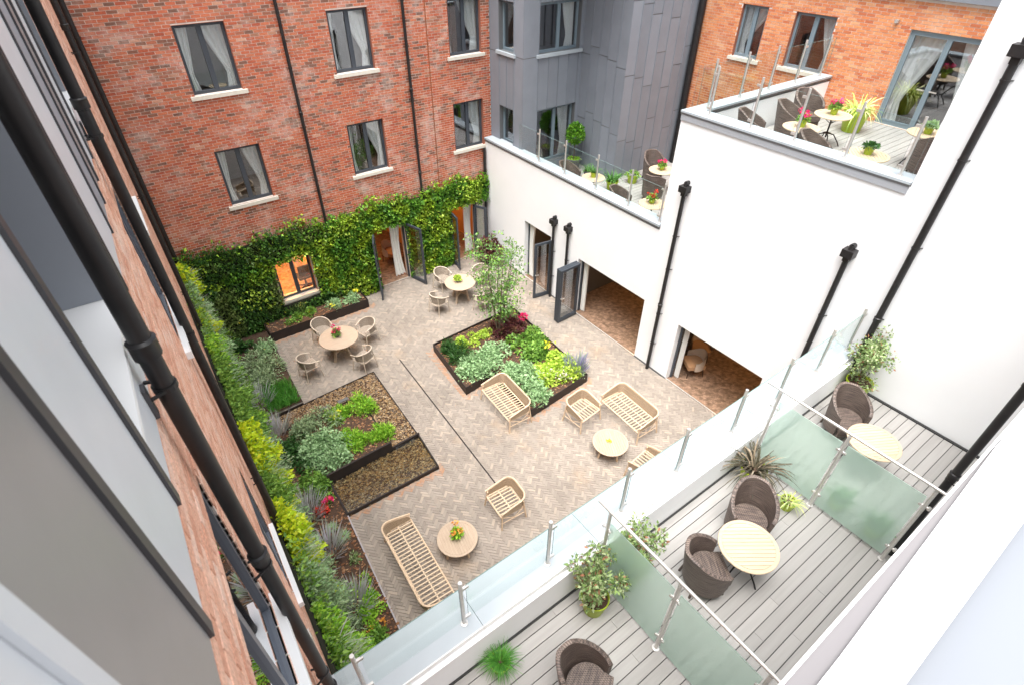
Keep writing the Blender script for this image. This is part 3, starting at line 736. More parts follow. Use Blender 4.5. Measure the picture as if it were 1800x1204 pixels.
# --- orange brick wing behind the upper terrace
ob2 = thing('brick_wing', 'orange brick wing with grey patio doors opening on the upper terrace', 'building')
OW = [(10.53,11.42,7.56,8.98),(8.45,9.66,7.56,8.98)]; OD = (4.75,6.56,UZ,8.96)
b = MB(WO); wall_boxes(b, 3.0, 12.97, LZ-.2, 9.62, OW+[OD], -.34, 0); b.build('mortar_wall', MT['mortar'], ob2)
brick_field(ob2, WO, 3.02, 12.94, LZ, 9.60, OW+[OD], MT['brick2'], R_(90), 300, lambda u, v: seen(WO(u, v, 0)) and v > 6.9 and u > 3.6, 8)
m = MB(WO); m.box(3.0, 12.97, 9.62, 10.1, -.4, .12); m.build('fascia', MT['zinc'], ob2)
m = MB(WO); m.box(3.0, 12.97, 10.1, 10.6, -1.2, -.3); m.build('roof_edge', MT['copdark'], ob2)
window(ob2, WO, *OW[0], reveal=True, curtains='R', rec=.10, mat='framelight', wtop=(.5,1.0), roomd=2)
window(ob2, WO, *OW[1], reveal=True, curtains='L', rec=.10, mat='framelight', wtop=(.45,.45), roomd=2)
window(ob2, WO, *OD, sill=False, curtains='RL', rec=.06, mat='framelight', fw=.09, wtop=(.35,.5), roomd=2.8, name='patio_door')
h = MB(WO); h.box(5.72,5.76,7.70,7.72,-.06,.0); h.box(5.72,5.88,7.70,7.73,-.005,.012); h.build('door_handle', MT['steel'], ob2); h = MB(WO); h.box(5.56,5.60,7.70,7.72,-.06,.0); h.box(5.42,5.58,7.70,7.73,-.005,.012); h.build('door_handle', MT['steel'], ob2)
v = MB(WO); v.box(6.9,6.98,9.05,9.13,.01,.10); v.build('wall_vent', MT['steel'], ob2)

# --- side brick building right beside the camera
leftb = thing('pink_brick_building', 'pale pink brick building seen edge-on with grey cladding panels and black downpipes', 'building')
LWIN = [(.15,2.98,9.64,12.6),(5.1,7.35,9.64,12.6),(1.1,2.56,7.46,9.0),(6.1,7.4,7.46,9.0),(9.6,10.9,7.46,9.0),(4.4,5.6,4.4,5.9),(7.6,8.8,4.4,5.9)]
b = MB(WL); wall_boxes(b, -3, YB+.2, -.1, 13, LWIN, -.34, 0); b.build('mortar_wall', MT['mortar'], leftb)
brick_field(leftb, WL, -.2, YB-.03, 3.0, 12.9, LWIN, MT['brick3'], R_(90)-math.atan(LB), 300, lambda u, v: u > .6 and v < 11 and seen(WL(u, v, 0)), 21)
PGREY = M('panel_warm_grey', (.31,.305,.305), .34, .1, col2=(.28,.275,.275)); PPALE = M('panel_pale_grey', (.66,.69,.72), .34, .0, col2=(.61,.64,.67)); PBLUE = M('reveal_blue_grey', (.27,.29,.325), .5); PTRIM = M('panel_trim', (.06,.06,.065), .45, .2)
for (u0, u1, v0, v1), cuts, cols in ((LWIN[0], (.15,.66,1.22,1.82), (PPALE,PGREY,PPALE)), (LWIN[1], (5.1,5.62,6.22), (PGREY,PPALE))):
    f = MB(WL); f.box(u0, u1, v1-.06, v1, -.05, .02); w = f.build('window_bay', MT['frame'], leftb)
    for a, e, c in zip(cuts, cuts[1:], cols):
        f = MB(WL); f.box(a+.002, e-.03, v0, v1-.06, -.03, .012); f.build('panel', c, w)
        f = MB(WL); f.box(e-.028, e+.028, v0-.012, v1-.06, -.05, .026); f.build('trim', PTRIM if e > .7 else PPALE, w)
    a = cuts[-1]+.03
    f = MB(WL); f.box(a, u1, v0, 9.92, -.03, .012); f.build('panel', PPALE, w)
    f = MB(WL); f.box(a+.5, a+.56, v0-.012, 9.80, -.03, .030); f.build('trim', PTRIM, w)
    f = MB(WL); f.box(a, u1, 9.922, 9.96, -.32, .022); f.build('sill', MT['whitetrim'], w)
    f = MB(WL); f.box(u1-.03, u1, 9.962, v1-.06, -.32, .004); f.build('reveal', PBLUE, w)
    f = MB(WL); f.box(a, a+.05, 9.962, v1-.06, -.32, -.27); f.box(a+.05, u1-.031, 9.962, 10.01, -.32, -.27); f.build('frame', MT['frame'], w)
    f = MB(WL); f.box(a+.05, u1-.031, 10.01, v1-.06, -.30, -.292); f.build('pane', MT['mirrorglass'], w)
    f = MB(WL); f.add([(u0,v0,-.335),(u1,v0,-.335),(u1,v1,-.335),(u0,v1,-.335)], [(0,1,2,3)]); f.build('blind', MT['room'], w)
for a, e, c in ((3.0,3.62,PPALE),(3.66,4.5,PPALE),(4.54,5.08,PBLUE)):
    f = MB(WL); f.box(a, e, 9.64, 12.6, .0115, .02); f.build('panel', c, leftb)
    f = MB(WL); f.box(e, e+.035, 9.62, 12.6, .0115, .032); f.build('trim', PTRIM, leftb)
for k, h in enumerate(LWIN[2:]):
    window(leftb, WL, *h, mulls=(.45,), curtains=None, rec=.012, mat='frameblue', glass='mirrorglass', sillmat='whitetrim', roomd=1.2, sash=False, fw=.05)

# ------------------------------------------------------------------ near balcony parapet and ledge
par = thing('balcony_parapet', 'low white balcony parapet wall with pale grey metal coping', 'parapet')
m = MB(); m.box(LA-.1, XR-.003, 2.86, 3.34, -.1, 3.99); m.build('wall', MT['white'], par)
m = MB(); m.box(LA-.1, XR-.003, 2.72, 2.858, DZ-.24, 3.94); m.build('inner_lining', MT['white'], par)
a = -.45
while a < XR-.05:
    e = min(a+2.06, XR-.004); k = MB()
    k.box(a+.003, e-.003, 2.80, 3.41, 4.0, 4.05); o = k.build('coping_panel', MT['coping'], par)
    k = MB(); k.box(a+.003, e-.003, 2.785, 2.80, 3.965, 4.056); k.build('coping_lip', MT['whitetrim'], o)
    k = MB(); k.box(a, e, 2.80, 2.86, 3.95, 4.0); k.build('drip_edge', MT['copdark'], o); a = e
m = MB(); m.box(-.3, XR-.02, 2.69, 2.718, DZ-.03, DZ+.03); m.build('dark_gap_strip', MT['deckbase'], par)
m = MB(); m.box(11.04, XR-.003, .06, 2.69, DZ-.02, DZ+.03); m.build('dark_gap_strip', MT['deckbase'], par)

led = thing('white_ledge', 'broad plain white ledge with a thin joint beyond the near edge of the balcony deck', 'ledge')
LZ2 = 8.5; k_ = CAM_Z-LZ2
m = MB(); m.box(1.3, XR-.01, .026, .043, LZ2-.5, LZ2); m.build('front_lip', MT['whitetrim'], led)
m = MB(); m.box(1.3, XR-.01, -.075, .0255, LZ2-.5, LZ2-.03); m.build('recess', M('recess_grey', (.19,.18,.185), .7), led)
m = MB(); fy = lambda x: -.072+.092*min(1, max(0, (x-1.9)/2.4))
m.grid(lambda s, t: (lambda x: (x, fy(x)*(1-t/.8)-.23*(t/.8) if t < .8 else -.23-.11*math.sin((t-.8)/.2*math.pi/2), LZ2 if t < .8 else LZ2-.10*(1-math.cos((t-.8)/.2*math.pi/2))))(1.3+(XR-1.31)*s), 40, 30)
m.build('ledge_top', MT['whitetrim'], led, True)
m = MB(); m.box(1.2, XR-.01, -1.6, -.34, LZ2-.5, LZ2-.25); m.build('ledge_back', M('ledge_pale_blue', (.205,.22,.245), .6), led)
m = MB(); m.box(1.2, XR-.01, -.34, .04, 2.5, LZ2-.51); m.build('wall', MT['white'], led)

# ------------------------------------------------------------------ downpipes
def pipe(label, x, y, z0, z1, r=.055, nx=0, ny=-1, brackets=(), collars=(), hopper=False, off=.06):
    # n = direction from the wall outward
    t = thing('downpipe', label, 'downpipe', (x, y, 0), 0, 'black downpipes on the courtyard walls')
    m = MB(); m.cyl((0,0,z0), (0,0,z1), r, n=14); m.build('pipe', MT['pipe'], t, True)
    for z in collars:
        m = MB(); m.lathe([(r+.001,z-.05),(r+.012,z-.045),(r+.012,z+.035),(r+.016,z+.04),(r+.001,z+.052)], n=16); m.build('collar', MT['pipe'], t, True)
    for z in brackets:
        m = MB(); m.lathe([(r+.001,z-.015),(r+.008,z-.015),(r+.008,z+.015),(r+.001,z+.015)], n=14)
        for s in (-1, 1):
            a = Vector((ny*s*.05, -nx*s*.05, 0)); w = Vector((-nx*(off+r*.6), -ny*(off+r*.6), 0))
            m.bar(a*.9+Vector((0,0,z)), a*1.5+w+Vector((0,0,z)), .014, .014)
        m.build('bracket', MT['pipe'], t)
    if hopper:
        m = MB(); w = .10
        for zz0, zz1, a in ((z1, z1+.10, .06), (z1+.10, z1+.26, .115)):
            m.box(-a, a, -a*1.0, a*1.0, zz0, zz1)
        m.build('hopper', MT['pipe'], t)
        m = MB(); p = Vector((nx, ny, 0)); m.cyl(-p*.12+Vector((0,0,z1+.32)), p*.02+Vector((0,0,z1+.32)), .055); m.cyl(p*.0+Vector((0,0,z1+.34)), p*.02+Vector((0,0,z1+.22)), .05); m.build('outlet', MT['pipe'], t, True)
    return t
pipe('slim black downpipe between the first two window columns of the red brick wall', 4.73, YB-.10, 3.0, 11.1, .045, 0, -1, (4.6,6.2,7.8,9.3), (6.6,))
pipe('slim black downpipe between the second and third window columns of the red brick wall', 8.30, YB-.10, 3.0, 11.1, .045, 0, -1, (4.9,6.4,8.0), (6.7,4.0))
pipe('black downpipe in the corner where the red brick meets the white wall', 11.0, YB-.10, 0, 4.3, .05, 0, -1, (1.5,), ())
pipe('black downpipe with hopper head between the two wide white-wall doorways', XR-.09, 7.82, 0, 5.72, .052, -1, 0, (1.0,2.1,3.6,4.6), (2.4,), True)
pipe('black downpipe with hopper head rising behind the glass balustrade', XR-.09, 3.72, 0, 5.85, .055, -1, 0, (4.5,), (), True)
pipe('long black downpipe with hopper head behind the corner pot plant', XR-.10, 2.72, DZ, 9.62, .062, -1, 0, (5.0,6.6,8.2,9.4), (5.0,), True)
pipe('short black downpipe with hopper head behind the single open door leaf', XR-.085, 12.66, 0, 2.86, .045, -1, 0, (.9,1.9), (), True)
pipe('short black downpipe with hopper head behind the folded doors', XR-.085, 11.92, 0, 2.9, .045, -1, 0, (1.9,), (), True)
pipe('broad black downpipe where the zinc cladding meets the orange brick', 16.87, 12.80, LZ, 11.0, .115, -1, 0, (), ())
pipe('largest black downpipe on the pink brick wall, nearest in the foreground', LA+LB*2.45+.095, 2.45, 0, 12.9, .047, 1, 0, (9.72,8.1,6.3,5.4), (9.95,8.2,5.95), off=.05)
pipe('black downpipe on the pink brick wall beside the far grey window', LA+LB*6.6+.10, 6.6, 0, 12.9, .056, 1, 0, (9.7,7.3,4.4), (10.0,), off=.05)
pipe('black downpipe on the pink brick wall near the courtyard corner', LA+LB*13.2+.11, 13.2, 1.6, 12.9, .055, 1, 0, (9.3,6.6,4.2), (9.7,), off=.05)
pipe('black downpipe tucked into the corner of the pink and red brick walls', .27, YB-.16, 3.2, 12.0, .06, 0, -1, (9.0,6.0), ())
pipe('black downpipe standing at the end of the second frosted screen', 7.74, .17, DZ, 9.5, .055, 0, 1, (5.2,7.0), (5.3,))
# a lamp-like glazed fitting on the nearest wall
m = MB(WL); m.box(2.9,3.02,5.9,6.05,.01,.10); tag(m.build('bulkhead_fitting', MT['steel']), 'small silver fitting on the pink brick wall beside the thick downpipe', 'wall fitting')

# ------------------------------------------------------------------ glass balustrades and screens
def balustrade(label, posts, axis, c, z, gl0, gl1, ends, h=1.06, off=.05):
    t = thing('glass_balustrade', label, 'balustrade')
    P = (lambda a, d, zz: (a, c+d, zz)) if axis == 'x' else (lambda a, d, zz: (c+d, a, zz))
    for a in posts:
        m = MB(); m.cyl(P(a,0,z), P(a,0,z+h), .026, n=12); m.lathe([(.0,.0),(.05,.0),(.05,.012),(.022,.016)], P(a,0,z), 16); o = m.build('post', MT['steel'], t, True)
        for zz in (z+.16, z+h-.16):
            for s in (1,):
                m = MB(); m.bar(P(a,-.01,zz), P(a+s*.10,-.01,zz), .03, .045); m.build('clamp', MT['steel'], o)
    e = [ends[0]]+list(posts)+[ends[1]]
    for a, b in zip(e, e[1:]):
        a2, b2 = a+.07, b-.03
        if b2-a2 < .12: continue
        m = MB(); q0 = P(a2, -.006, gl0); q1 = P(b2, .006, gl1)
        m.box(min(q0[0],q1[0]), max(q0[0],q1[0]), min(q0[1],q1[1]), max(q0[1],q1[1]), gl0, gl1)
        m.m = [0,1,0,1,0,1] if axis == 'x' else [0,1,1,0,1,0]; m.build('glass_panel', [MT['clear'], MT['glassedge']], t)
    return t
balustrade('clear glass balustrade on steel posts along the near balcony parapet', [.05,1.43,2.84,4.31,5.6,7.08,8.45,9.84,11.0], 'x', 2.98, 4.05, 4.14, 4.98, (-.25, 11.08))
balustrade('clear glass balustrade along the lower terrace in front of the zinc block', [8.55,9.72,11.07,12.5,13.8], 'y', XR+.10, 4.66, 4.74, 5.6, (8.44, 14.9))
balustrade('clear glass balustrade along the white edge of the upper terrace', [3.55,4.58,5.65,6.67,7.75], 'y', XR+.12, 7.62, 7.70, 8.55, (3.3, 8.3), 1.02)
balustrade('clear glass balustrade on the side parapet before the orange brick windows', [11.8,13.0,14.2,15.4,16.6], 'x', 8.24, 7.62, 7.70, 8.55, (11.3, 16.9), 1.02)

def screen(label, x, ys, y0, y1):
    t = thing('privacy_screen', label, 'privacy screen')
    for y in ys:
        m = MB(); m.cyl((x,y,DZ), (x,y,DZ+1.80), .026, n=12); m.lathe([(0,.02),(.055,.016),(.055,0)], (x,y,DZ), 16); o = m.build('post', MT['steel'], t, True)
        for zz in (DZ+.35, DZ+1.45):
            m = MB(); m.cyl((x,y-.06,zz), (x,y+.06,zz), .018); m.cyl((x+.03,y-.06,zz), (x-.03,y-.06,zz), .022); m.cyl((x+.03,y+.06,zz), (x-.03,y+.06,zz), .022); m.build('clamp', MT['steel'], o, True)
    m = MB(); m.cyl((x,y0-.1,DZ+1.84), (x,y1+.22,DZ+1.84), .024, n=12); m.build('handrail', MT['steel'], t, True)
    e = sorted(ys)
    for a, b in zip(e, e[1:]):
        m = MB(); m.box(x-.006, x+.006, a+.045, b-.045, DZ+.10, DZ+1.62); m.build('glass_panel', MT['frost'], t)
screen('frosted green glass privacy screen beside the shrub in the lime pot', 3.58, [.18,1.41,2.62], .15, 2.62)
screen('frosted green glass privacy screen behind the bronze spiky plant', 7.52, [.20,1.44,2.62], .15, 2.66)

# ------------------------------------------------------------------ planters, pools, beds
def edging(par, pts, z0, z1, th=.02, closed=True, name='steel_panel'):
    k = len(pts)
    for i in range(k if closed else k-1):
        a, b = pts[i], pts[(i+1) % k]; m = MB(); d = Vector((b[0]-a[0], b[1]-a[1], 0)).normalized()*.009
        m.bar((a[0]-d.x, a[1]-d.y, (z0+z1)/2), (b[0]+d.x, b[1]+d.y, (z0+z1)/2), th, z1-z0); m.build(name, MT['corten'], par)
def inset(poly, z, name, mat, par, kind=None):
    m = MB(); k = len(poly); m.add([(x,y,z) for x,y in poly], [tuple(range(k))]); return m.build(name, mat, par, kind=kind)
def scatter_chips(name, polys, z, n, size, mat, par, flat=.35, kind='stuff'):
    V = []; F = []; xs = [p[0] for q in polys for p in q]; ys = [p[1] for q in polys for p in q]; c = 0
    while c < n:
        x = random.uniform(min(xs), max(xs)); y = random.uniform(min(ys), max(ys))
        if not any(inpoly(x, y, q) for q in polys): continue
        s = size*random.uniform(.5, 1.25); a = random.random()*6.28; e = random.uniform(.45, .9); o = len(V)
        zz = z+random.random()*size*.5
        for k in range(5):
            q = a+k*1.2566; V.append((x+s*math.cos(q)*(1 if k % 2 else e), y+s*math.sin(q)*e, zz+random.uniform(-.3,.3)*s*flat))
        V.append((x, y, zz+s*flat)); F += [(o+k, o+(k+1) % 5, o+5) for k in range(5)]; c += 1
    m = MB(); m.v = V; m.f = F; m.m = [0]*len(F); return m.build(name, mat, par, True, kind)

pl = thing('raised_planter', 'L-shaped dark steel planter bed in the middle of the courtyard', 'planter')
edging(pl, PLANTER, -.01, .30); inset(PLANTER, .22, 'soil', MT['soil'], pl); scatter_chips('bark_mulch', [PLANTER], .235, 1500, .035, MT['bark'], pl)
pa = thing('pebble_pool', 'shallow pebble-filled water tray with dark steel rim beside the sofa', 'water feature')
edging(pa, [POOL_A[1], POOL_A[2], POOL_A[3], POOL_A[0]], -.01, .12, .03, False); inset(POOL_A, .004, 'pool_base', MT['soil'], pa)
scatter_chips('pebbles', [POOL_A], .02, 2300, .036, MT['pebble'], pa, .5); inset(POOL_A, .062, 'water', MT['water'], pa)
m = MB(); m.bar((1.27,9.455,.18), (3.05,9.50,.18), .05, .38); m.build('steel_panel', MT['corten'], pa)
m = MB(); m.bar((3.05,9.505,.07), (3.87,9.535,.07), .05, .15); m.build('steel_panel', MT['corten'], pa)
m = MB(); m.grid(lambda s, t: (3.12+.55*s, 9.47-.10*t-.05*math.sin(3*s), .135-.10*t), 10, 4); m.build('water_spill', MT['water'], pa, True)
pb = thing('pebble_margin', 'pebble-filled strip with dark steel rim wrapping the silver-leaved bed', 'pebble bed')
edging(pb, [(1.74,12.52),(3.95,12.62),(3.84,9.56)], -.01, .07, .028, False); inset(POOL_B, .02, 'pebble_base', MT['soil'], pb)
scatter_chips('pebbles', [POOL_B], .035, 3200, .036, MT['pebble'], pb, .5)
edging(pb, [(3.06,9.55),(3.15,11.87),(1.6,11.83)], .0, .10, .02, False); edging(pb, [(1.0,11.81),(1.72,11.84)], 0, .12, .02, False); edging(pb, [(.9,12.50),(1.72,12.53)], 0, .12, .02, False)
m = MB(); m.box(2.55,2.86,11.95,12.06,.05,.075); m.build('slate_piece', MT['greypot'], pb); m = MB(); m.box(2.0,2.28,11.98,12.06,.05,.075); m.build('slate_piece', MT['greypot'], pb)
brd = thing('garden_bed', 'bark-mulched bed along the pink brick wall edged by a pale kerb', 'garden bed')
for nm, p, z in (('soil', BED_R, .06), ('soil', BED_K, .03), ('soil', BED_G, .045)): inset(p, z, nm, MT['soil'], brd)
scatter_chips('bark_mulch', [BED_R, BED_K], .06, 3600, .036, MT['bark'], brd)
kb = MB()
for a, b in zip([(.96,3.2),(1.08,5.26)], [(1.08,5.26),(1.28,8.31)]): kb.bar((a[0],a[1],.03), (b[0],b[1],.03), .03, .09)
kb.build('kerb', M('pale_edging', (.36,.33,.34), .6, .3), brd)
edging(brd, [(1.28,8.31),(1.28,9.44)], 0, .10, .03, False); edging(brd, [(1.73,12.70),(1.89,15.9)], 0, .06, .02, False)
bb = thing('back_planter', 'long dark steel trough planter under the ground floor window', 'planter')
edging(bb, [(1.92,16.72),(1.92,15.98),(5.33,15.95),(5.33,16.72)], -.01, .34, .02, False); inset(BED_B, .26, 'soil', MT['soil'], bb); scatter_chips('bark_mulch', [BED_B], .275, 420, .035, MT['bark'], bb)

# ------------------------------------------------------------------ courtyard furniture (front of every seat looks along local +x)
def set_uv(me, fn):
    uv = me.uv_layers.new(name='UVMap'); vs = me.vertices
    for lp in me.loops: uv.data[lp.index].uv = fn(vs[lp.vertex_index].co)
def wrap_u(W, D, r, k):      # U outline of a sofa back seen from above, s in 0..1 from one front end round the back to the other
    pts = []
    pts.append((D/2, -W/2)); pts.append((-D/2+r, -W/2))
    for i in range(1, k): q = math.pi*1.5-(math.pi/2)*i/k; pts.append((-D/2+r+r*math.cos(q), -W/2+r+r*math.sin(q)))
    pts.append((-D/2, -W/2+r)); pts.append((-D/2, W/2-r))
    for i in range(1, k): q = math.pi-(math.pi/2)*i/k; pts.append((-D/2+r+r*math.cos(q), W/2-r+r*math.sin(q)))
    pts.append((-D/2+r, W/2)); pts.append((D/2, W/2)); return pts
def resample(pts, n):
    d = [0]
    for a, b in zip(pts, pts[1:]): d.append(d[-1]+math.dist(a, b))
    out = []
    for k in range(n+1):
        q = d[-1]*k/n; i = min(max(j for j in range(len(d)) if d[j] <= q+1e-9), len(d)-2)
        f = (q-d[i])/(d[i+1]-d[i]); out.append(tuple(a+(b-a)*f for a, b in zip(pts[i], pts[i+1])))
    return out
def sofa(label, W, loc, rotz, rows, nsl, D=.74, name='rattan_sofa', cat='sofa', group=None):
    t = thing(name, label, cat, loc, rotz, group); r = .20
    pts = resample(wrap_u(W, D, r, 5), 44)
    def rimz(x): q = min(1, max(0, (x+D/2)/D)); return .74-.17*q**1.3
    rim = [(x, y, rimz(x)) for x, y in pts]
    m = MB(); m.tube(rim, .021, 8); m.tube([(x*.985, y*.985, z-.035) for x, y, z in rim], .013, 6); m.build('rim', MT['rattan'], t, True)
    m = MB(); k = len(rim)
    vs = []; 
    for (x, y, z) in rim: vs += [(x*.97, y*.97, z-.02), (x*.90+.0, y*.955, .40)]
    m.add(vs, [(2*i, 2*i+1, 2*i+3, 2*i+2) for i in range(k-1)])
    vs2 = []
    for (x, y, z) in rim: vs2 += [(x*.985, y*.985, z-.02), (x*.925, y*.968, .40)]
    m.add(vs2, [(2*i, 2*i+2, 2*i+3, 2*i+1) for i in range(k-1)])
    me = m.mesh('woven_back', MT['cane'], True); set_uv(me, lambda c: ((c.x+c.y)*.8, c.z*.8)); ob('woven_back', me, t)
    m = MB(); x0, x1, y0, y1 = -D/2+.07, D/2-.01, -W/2+.04, W/2-.04
    for a, b in (((x0,y0),(x1,y0)),((x1,y0),(x1,y1)),((x1,y1),(x0,y1)),((x0,y1),(x0,y0))): m.tube([(*a,.40),(*b,.40)], .020, 8)
    m.build('seat_frame', MT['rattan'], t, True)
    for q in range(1, rows):
        x = x0+(x1-x0)*q/rows; m = MB(); m.bar((x,y0,.402), (x,y1,.402), .03, .022); m.build('seat_rail', MT['oakpale'], t)
    ms = MB(); ms.box(x0, x1, -.0145, .0145, -.008, .010); me = ms.mesh('slat', MT['oakpale'])
    for i in range(nsl): ob('slat', me, t, None, (0, y0+(y1-y0)*(i+.75)/(nsl+.5), .412))
    for sx in (-1, 1):
        for sy in (-1, 1):
            m = MB(); fx = x1-.03 if sx > 0 else x0+.03
            m.tube([(fx, sy*(W/2-.03), .55 if sx > 0 else .62), (fx+sx*.02, sy*(W/2-.02), .40), (fx+sx*.06, sy*(W/2+.02), .0)], .020, 8); m.build('leg', MT['rattan'], t, True)
    for sy in (-1, 1):
        m = MB(); m.tube([(x0,sy*(W/2-.01),.20),(x1+.02,sy*(W/2-.01),.20)], .012, 6); m.tube([(x0+.05,sy*(W/2-.02),.38),(0,sy*(W/2-.01),.21),(x1-.05,sy*(W/2-.02),.38)], .010, 6); m.build('stretcher', MT['rattan'], t, True)
    return t
sofa('long pale rattan sofa beside the kerb of the mulched bed', 2.22, (1.97,6.06,0), R_(-2.5), 2, 23, .72)
sofa('two-seat rattan sofa pushed into the notch of the central planter', 1.52, (6.38,8.94,0), R_(177), 3, 15, .76)
sofa('two-seat rattan sofa beside the slatted coffee table with the tiny flower', 1.52, (8.92,6.60,0), R_(178), 3, 15, .78)
ac = dict(rows=2, nsl=7, D=.70, name='rattan_armchair', cat='armchair', group='rattan armchairs')
sofa('rattan armchair between the central planter and the slatted coffee table', .80, (7.88,7.42,0), R_(-84), **ac)
sofa('rattan armchair half hidden behind the balcony coping', .78, (7.92,4.98,0), R_(96), **ac)
sofa('rattan armchair at the end of the slot drain', .76, (4.44,6.24,0), R_(176), **ac)

def table_round(name, label, loc, rad, h, legs, mat='oak', cat='table', slats=True, rot=0):
    t = thing(name, label, cat, loc, rot)
    m = MB(); m.lathe([(0,h-.03),(rad-.012,h-.03),(rad,h-.022),(rad,h-.006),(rad-.006,h)], n=48)
    if slats:
        m.lathe([(rad-.006,h),(rad-.055,h),(rad-.055,h-.012),(0,h-.012)], n=48)
    else: m.lathe([(rad-.006,h),(0,h)], n=48)
    m.build('table_top', MT[mat], t, True)
    if slats:
        R0 = rad-.058; w = .062; y = -R0+.012
        while y < R0-.02:
            c = max(abs(y), abs(y+w-.006)); 
            if c < R0:
                a = math.sqrt(R0*R0-y*y); b = math.sqrt(max(0, R0*R0-min(R0,abs(y+w-.006))**2)); s = MB()
                s.add([(-a,y,h-.011),(a,y,h-.011),(b,y+w-.006,h-.011),(-b,y+w-.006,h-.011),(-a,y,h),(a,y,h),(b,y+w-.006,h),(-b,y+w-.006,h)], [(4,5,6,7),(0,1,5,4),(1,2,6,5),(2,3,7,6),(3,0,4,7)])
                s.build('slat', MT[mat], t)
            y += w
    if legs == 'wood':
        for k in range(4):
            q = k*math.pi/2+.5; m = MB(); m.bar((.16*math.cos(q),.16*math.sin(q),h-.03), (rad*.62*math.cos(q),rad*.62*math.sin(q),0), .06, .06); m.bar((.0,.0,.30), (rad*.5*math.cos(q),rad*.5*math.sin(q),.28), .05, .05); m.build('leg', MT['oak'], t)
    elif legs == 'short':
        for k in range(4):
            q = k*math.pi/2+.4; m = MB(); m.tube([(rad*.6*math.cos(q),rad*.6*math.sin(q),h-.03), (rad*.74*math.cos(q),rad*.74*math.sin(q),0)], .028, 8); m.build('leg', MT['rattan'], t)
    else:
        m = MB(); m.cyl((0,0,.2), (0,0,h-.03), .02); m.lathe([(.02,.33),(.10,.30),(.02,.27)], n=12); m.build('stem', MT['blackmetal'], t, True)
        for k in range(4):
            q = k*math.pi/2+.6; m = MB(); m.tube([(0,0,.30),(.16*math.cos(q),.16*math.sin(q),.27),(.30*math.cos(q),.30*math.sin(q),.10),(.36*math.cos(q),.36*math.sin(q),.0)], .014, 6); m.build('leg', MT['blackmetal'], t, True)
            m = MB(); m.tube([(.02*math.cos(q),.02*math.sin(q),h-.2),(rad*.6*math.cos(q),rad*.6*math.sin(q),h-.035)], .008, 5); m.build('brace', MT['blackmetal'], t)
    return t
table_round('dining_table', 'round bleached-wood dining table with a pot of crimson flowers', (3.52,13.98,0), .60, .74, 'wood', slats=False)
table_round('dining_table', 'round bleached-wood dining table beside the multi-stem tree', (8.28,14.44,0), .55, .74, 'wood', slats=False)
table_round('coffee_table', 'round slatted coffee table with a lime green plant on it', (2.98,6.08,0), .455, .42, 'short', 'oak', 'coffee table', rot=R_(80))
table_round('coffee_table', 'round slatted coffee table with a tiny yellow flower on it', (7.68,6.08,0), .47, .42, 'short', 'oak', 'coffee table', rot=R_(62))

def dining_chair(label, loc, rotz):
    t = thing('dining_chair', label, 'chair', loc, rotz, 'curved rattan dining chairs')
    pts = []
    for i in range(25):
        q = math.pi*(.40+1.20*i/24); pts.append((.02+.30*math.cos(q), .30*math.sin(q)))
    pts = [(.24, .27)]+pts+[(.24, -.27)]
    def rz(x): k = min(1, max(0, (x+.28)/.52)); return .80-.17*k
    rim = [(x, y, rz(x)) for x, y in resample(pts, 30)]
    m = MB(); m.tube(rim, .018, 8); m.build('rim', MT['rattangrey'], t, True)
    m = MB(); vs = []; k = len(rim)
    for off in (.0, .012):
        vs = []
        for x, y, z in rim: vs += [(x*(.985-off), y*(.985-off), z-.012), (x*(.84-off), y*(.84-off), .46)]
        m.add(vs, [(2*i, 2*i+1, 2*i+3, 2*i+2) for i in range(3, k-4)])
    me = m.mesh('woven_back', MT['canegrey'], True); set_uv(me, lambda c: (math.atan2(c.y, -c.x)*.35, c.z*.8)); ob('woven_back', me, t)
    m = MB(); sp = [(-.24,-.16),(-.20,-.23),(.20,-.25),(.24,-.20),(.24,.20),(.20,.25),(-.20,.23),(-.24,.16)]; m.prism(sp, .435, .465)
    me = m.mesh('seat', MT['canegrey']); set_uv(me, lambda c: (c.x*.8, c.y*.8)); ob('seat', me, t)
    m = MB(); m.tube([(x*1.02,y*1.02,.445) for x,y in sp], .013, 6, closed=True); m.build('seat_frame', MT['rattangrey'], t, True)
    for sx, sy in ((1,1),(1,-1),(-1,1),(-1,-1)):
        m = MB(); top = (.23, sy*.265, .64) if sx > 0 else (-.20, sy*.20, .74)
        m.tube([top, (sx*.215, sy*.235, .44), (sx*.27, sy*.27, 0)], .014, 7); m.build('leg', MT['rattangrey'], t, True)
    return t
for tc, near, lst in (((3.52,13.98), 'the flower-topped dining table', [((3.32,15.02),'nearest the steel trough planter'),((4.52,14.16),'on the open paving side'),((2.36,13.62),'nearest the grassy bed'),((3.86,12.98),'nearest the pebble margin')]),
                      ((8.28,14.44), 'the dining table by the tree', [((8.10,15.42),'nearest the living wall'),((9.36,14.78),'partly hidden by the tree branches'),((7.24,14.22),'on the open paving side'),((8.62,13.48),'nearest the central planter')])):
    for (x, y), w in lst:
        dining_chair('curved rattan chair at %s, %s' % (near, w), (x, y, 0), math.atan2(tc[1]-y, tc[0]-x)+random.uniform(-.12,.12))

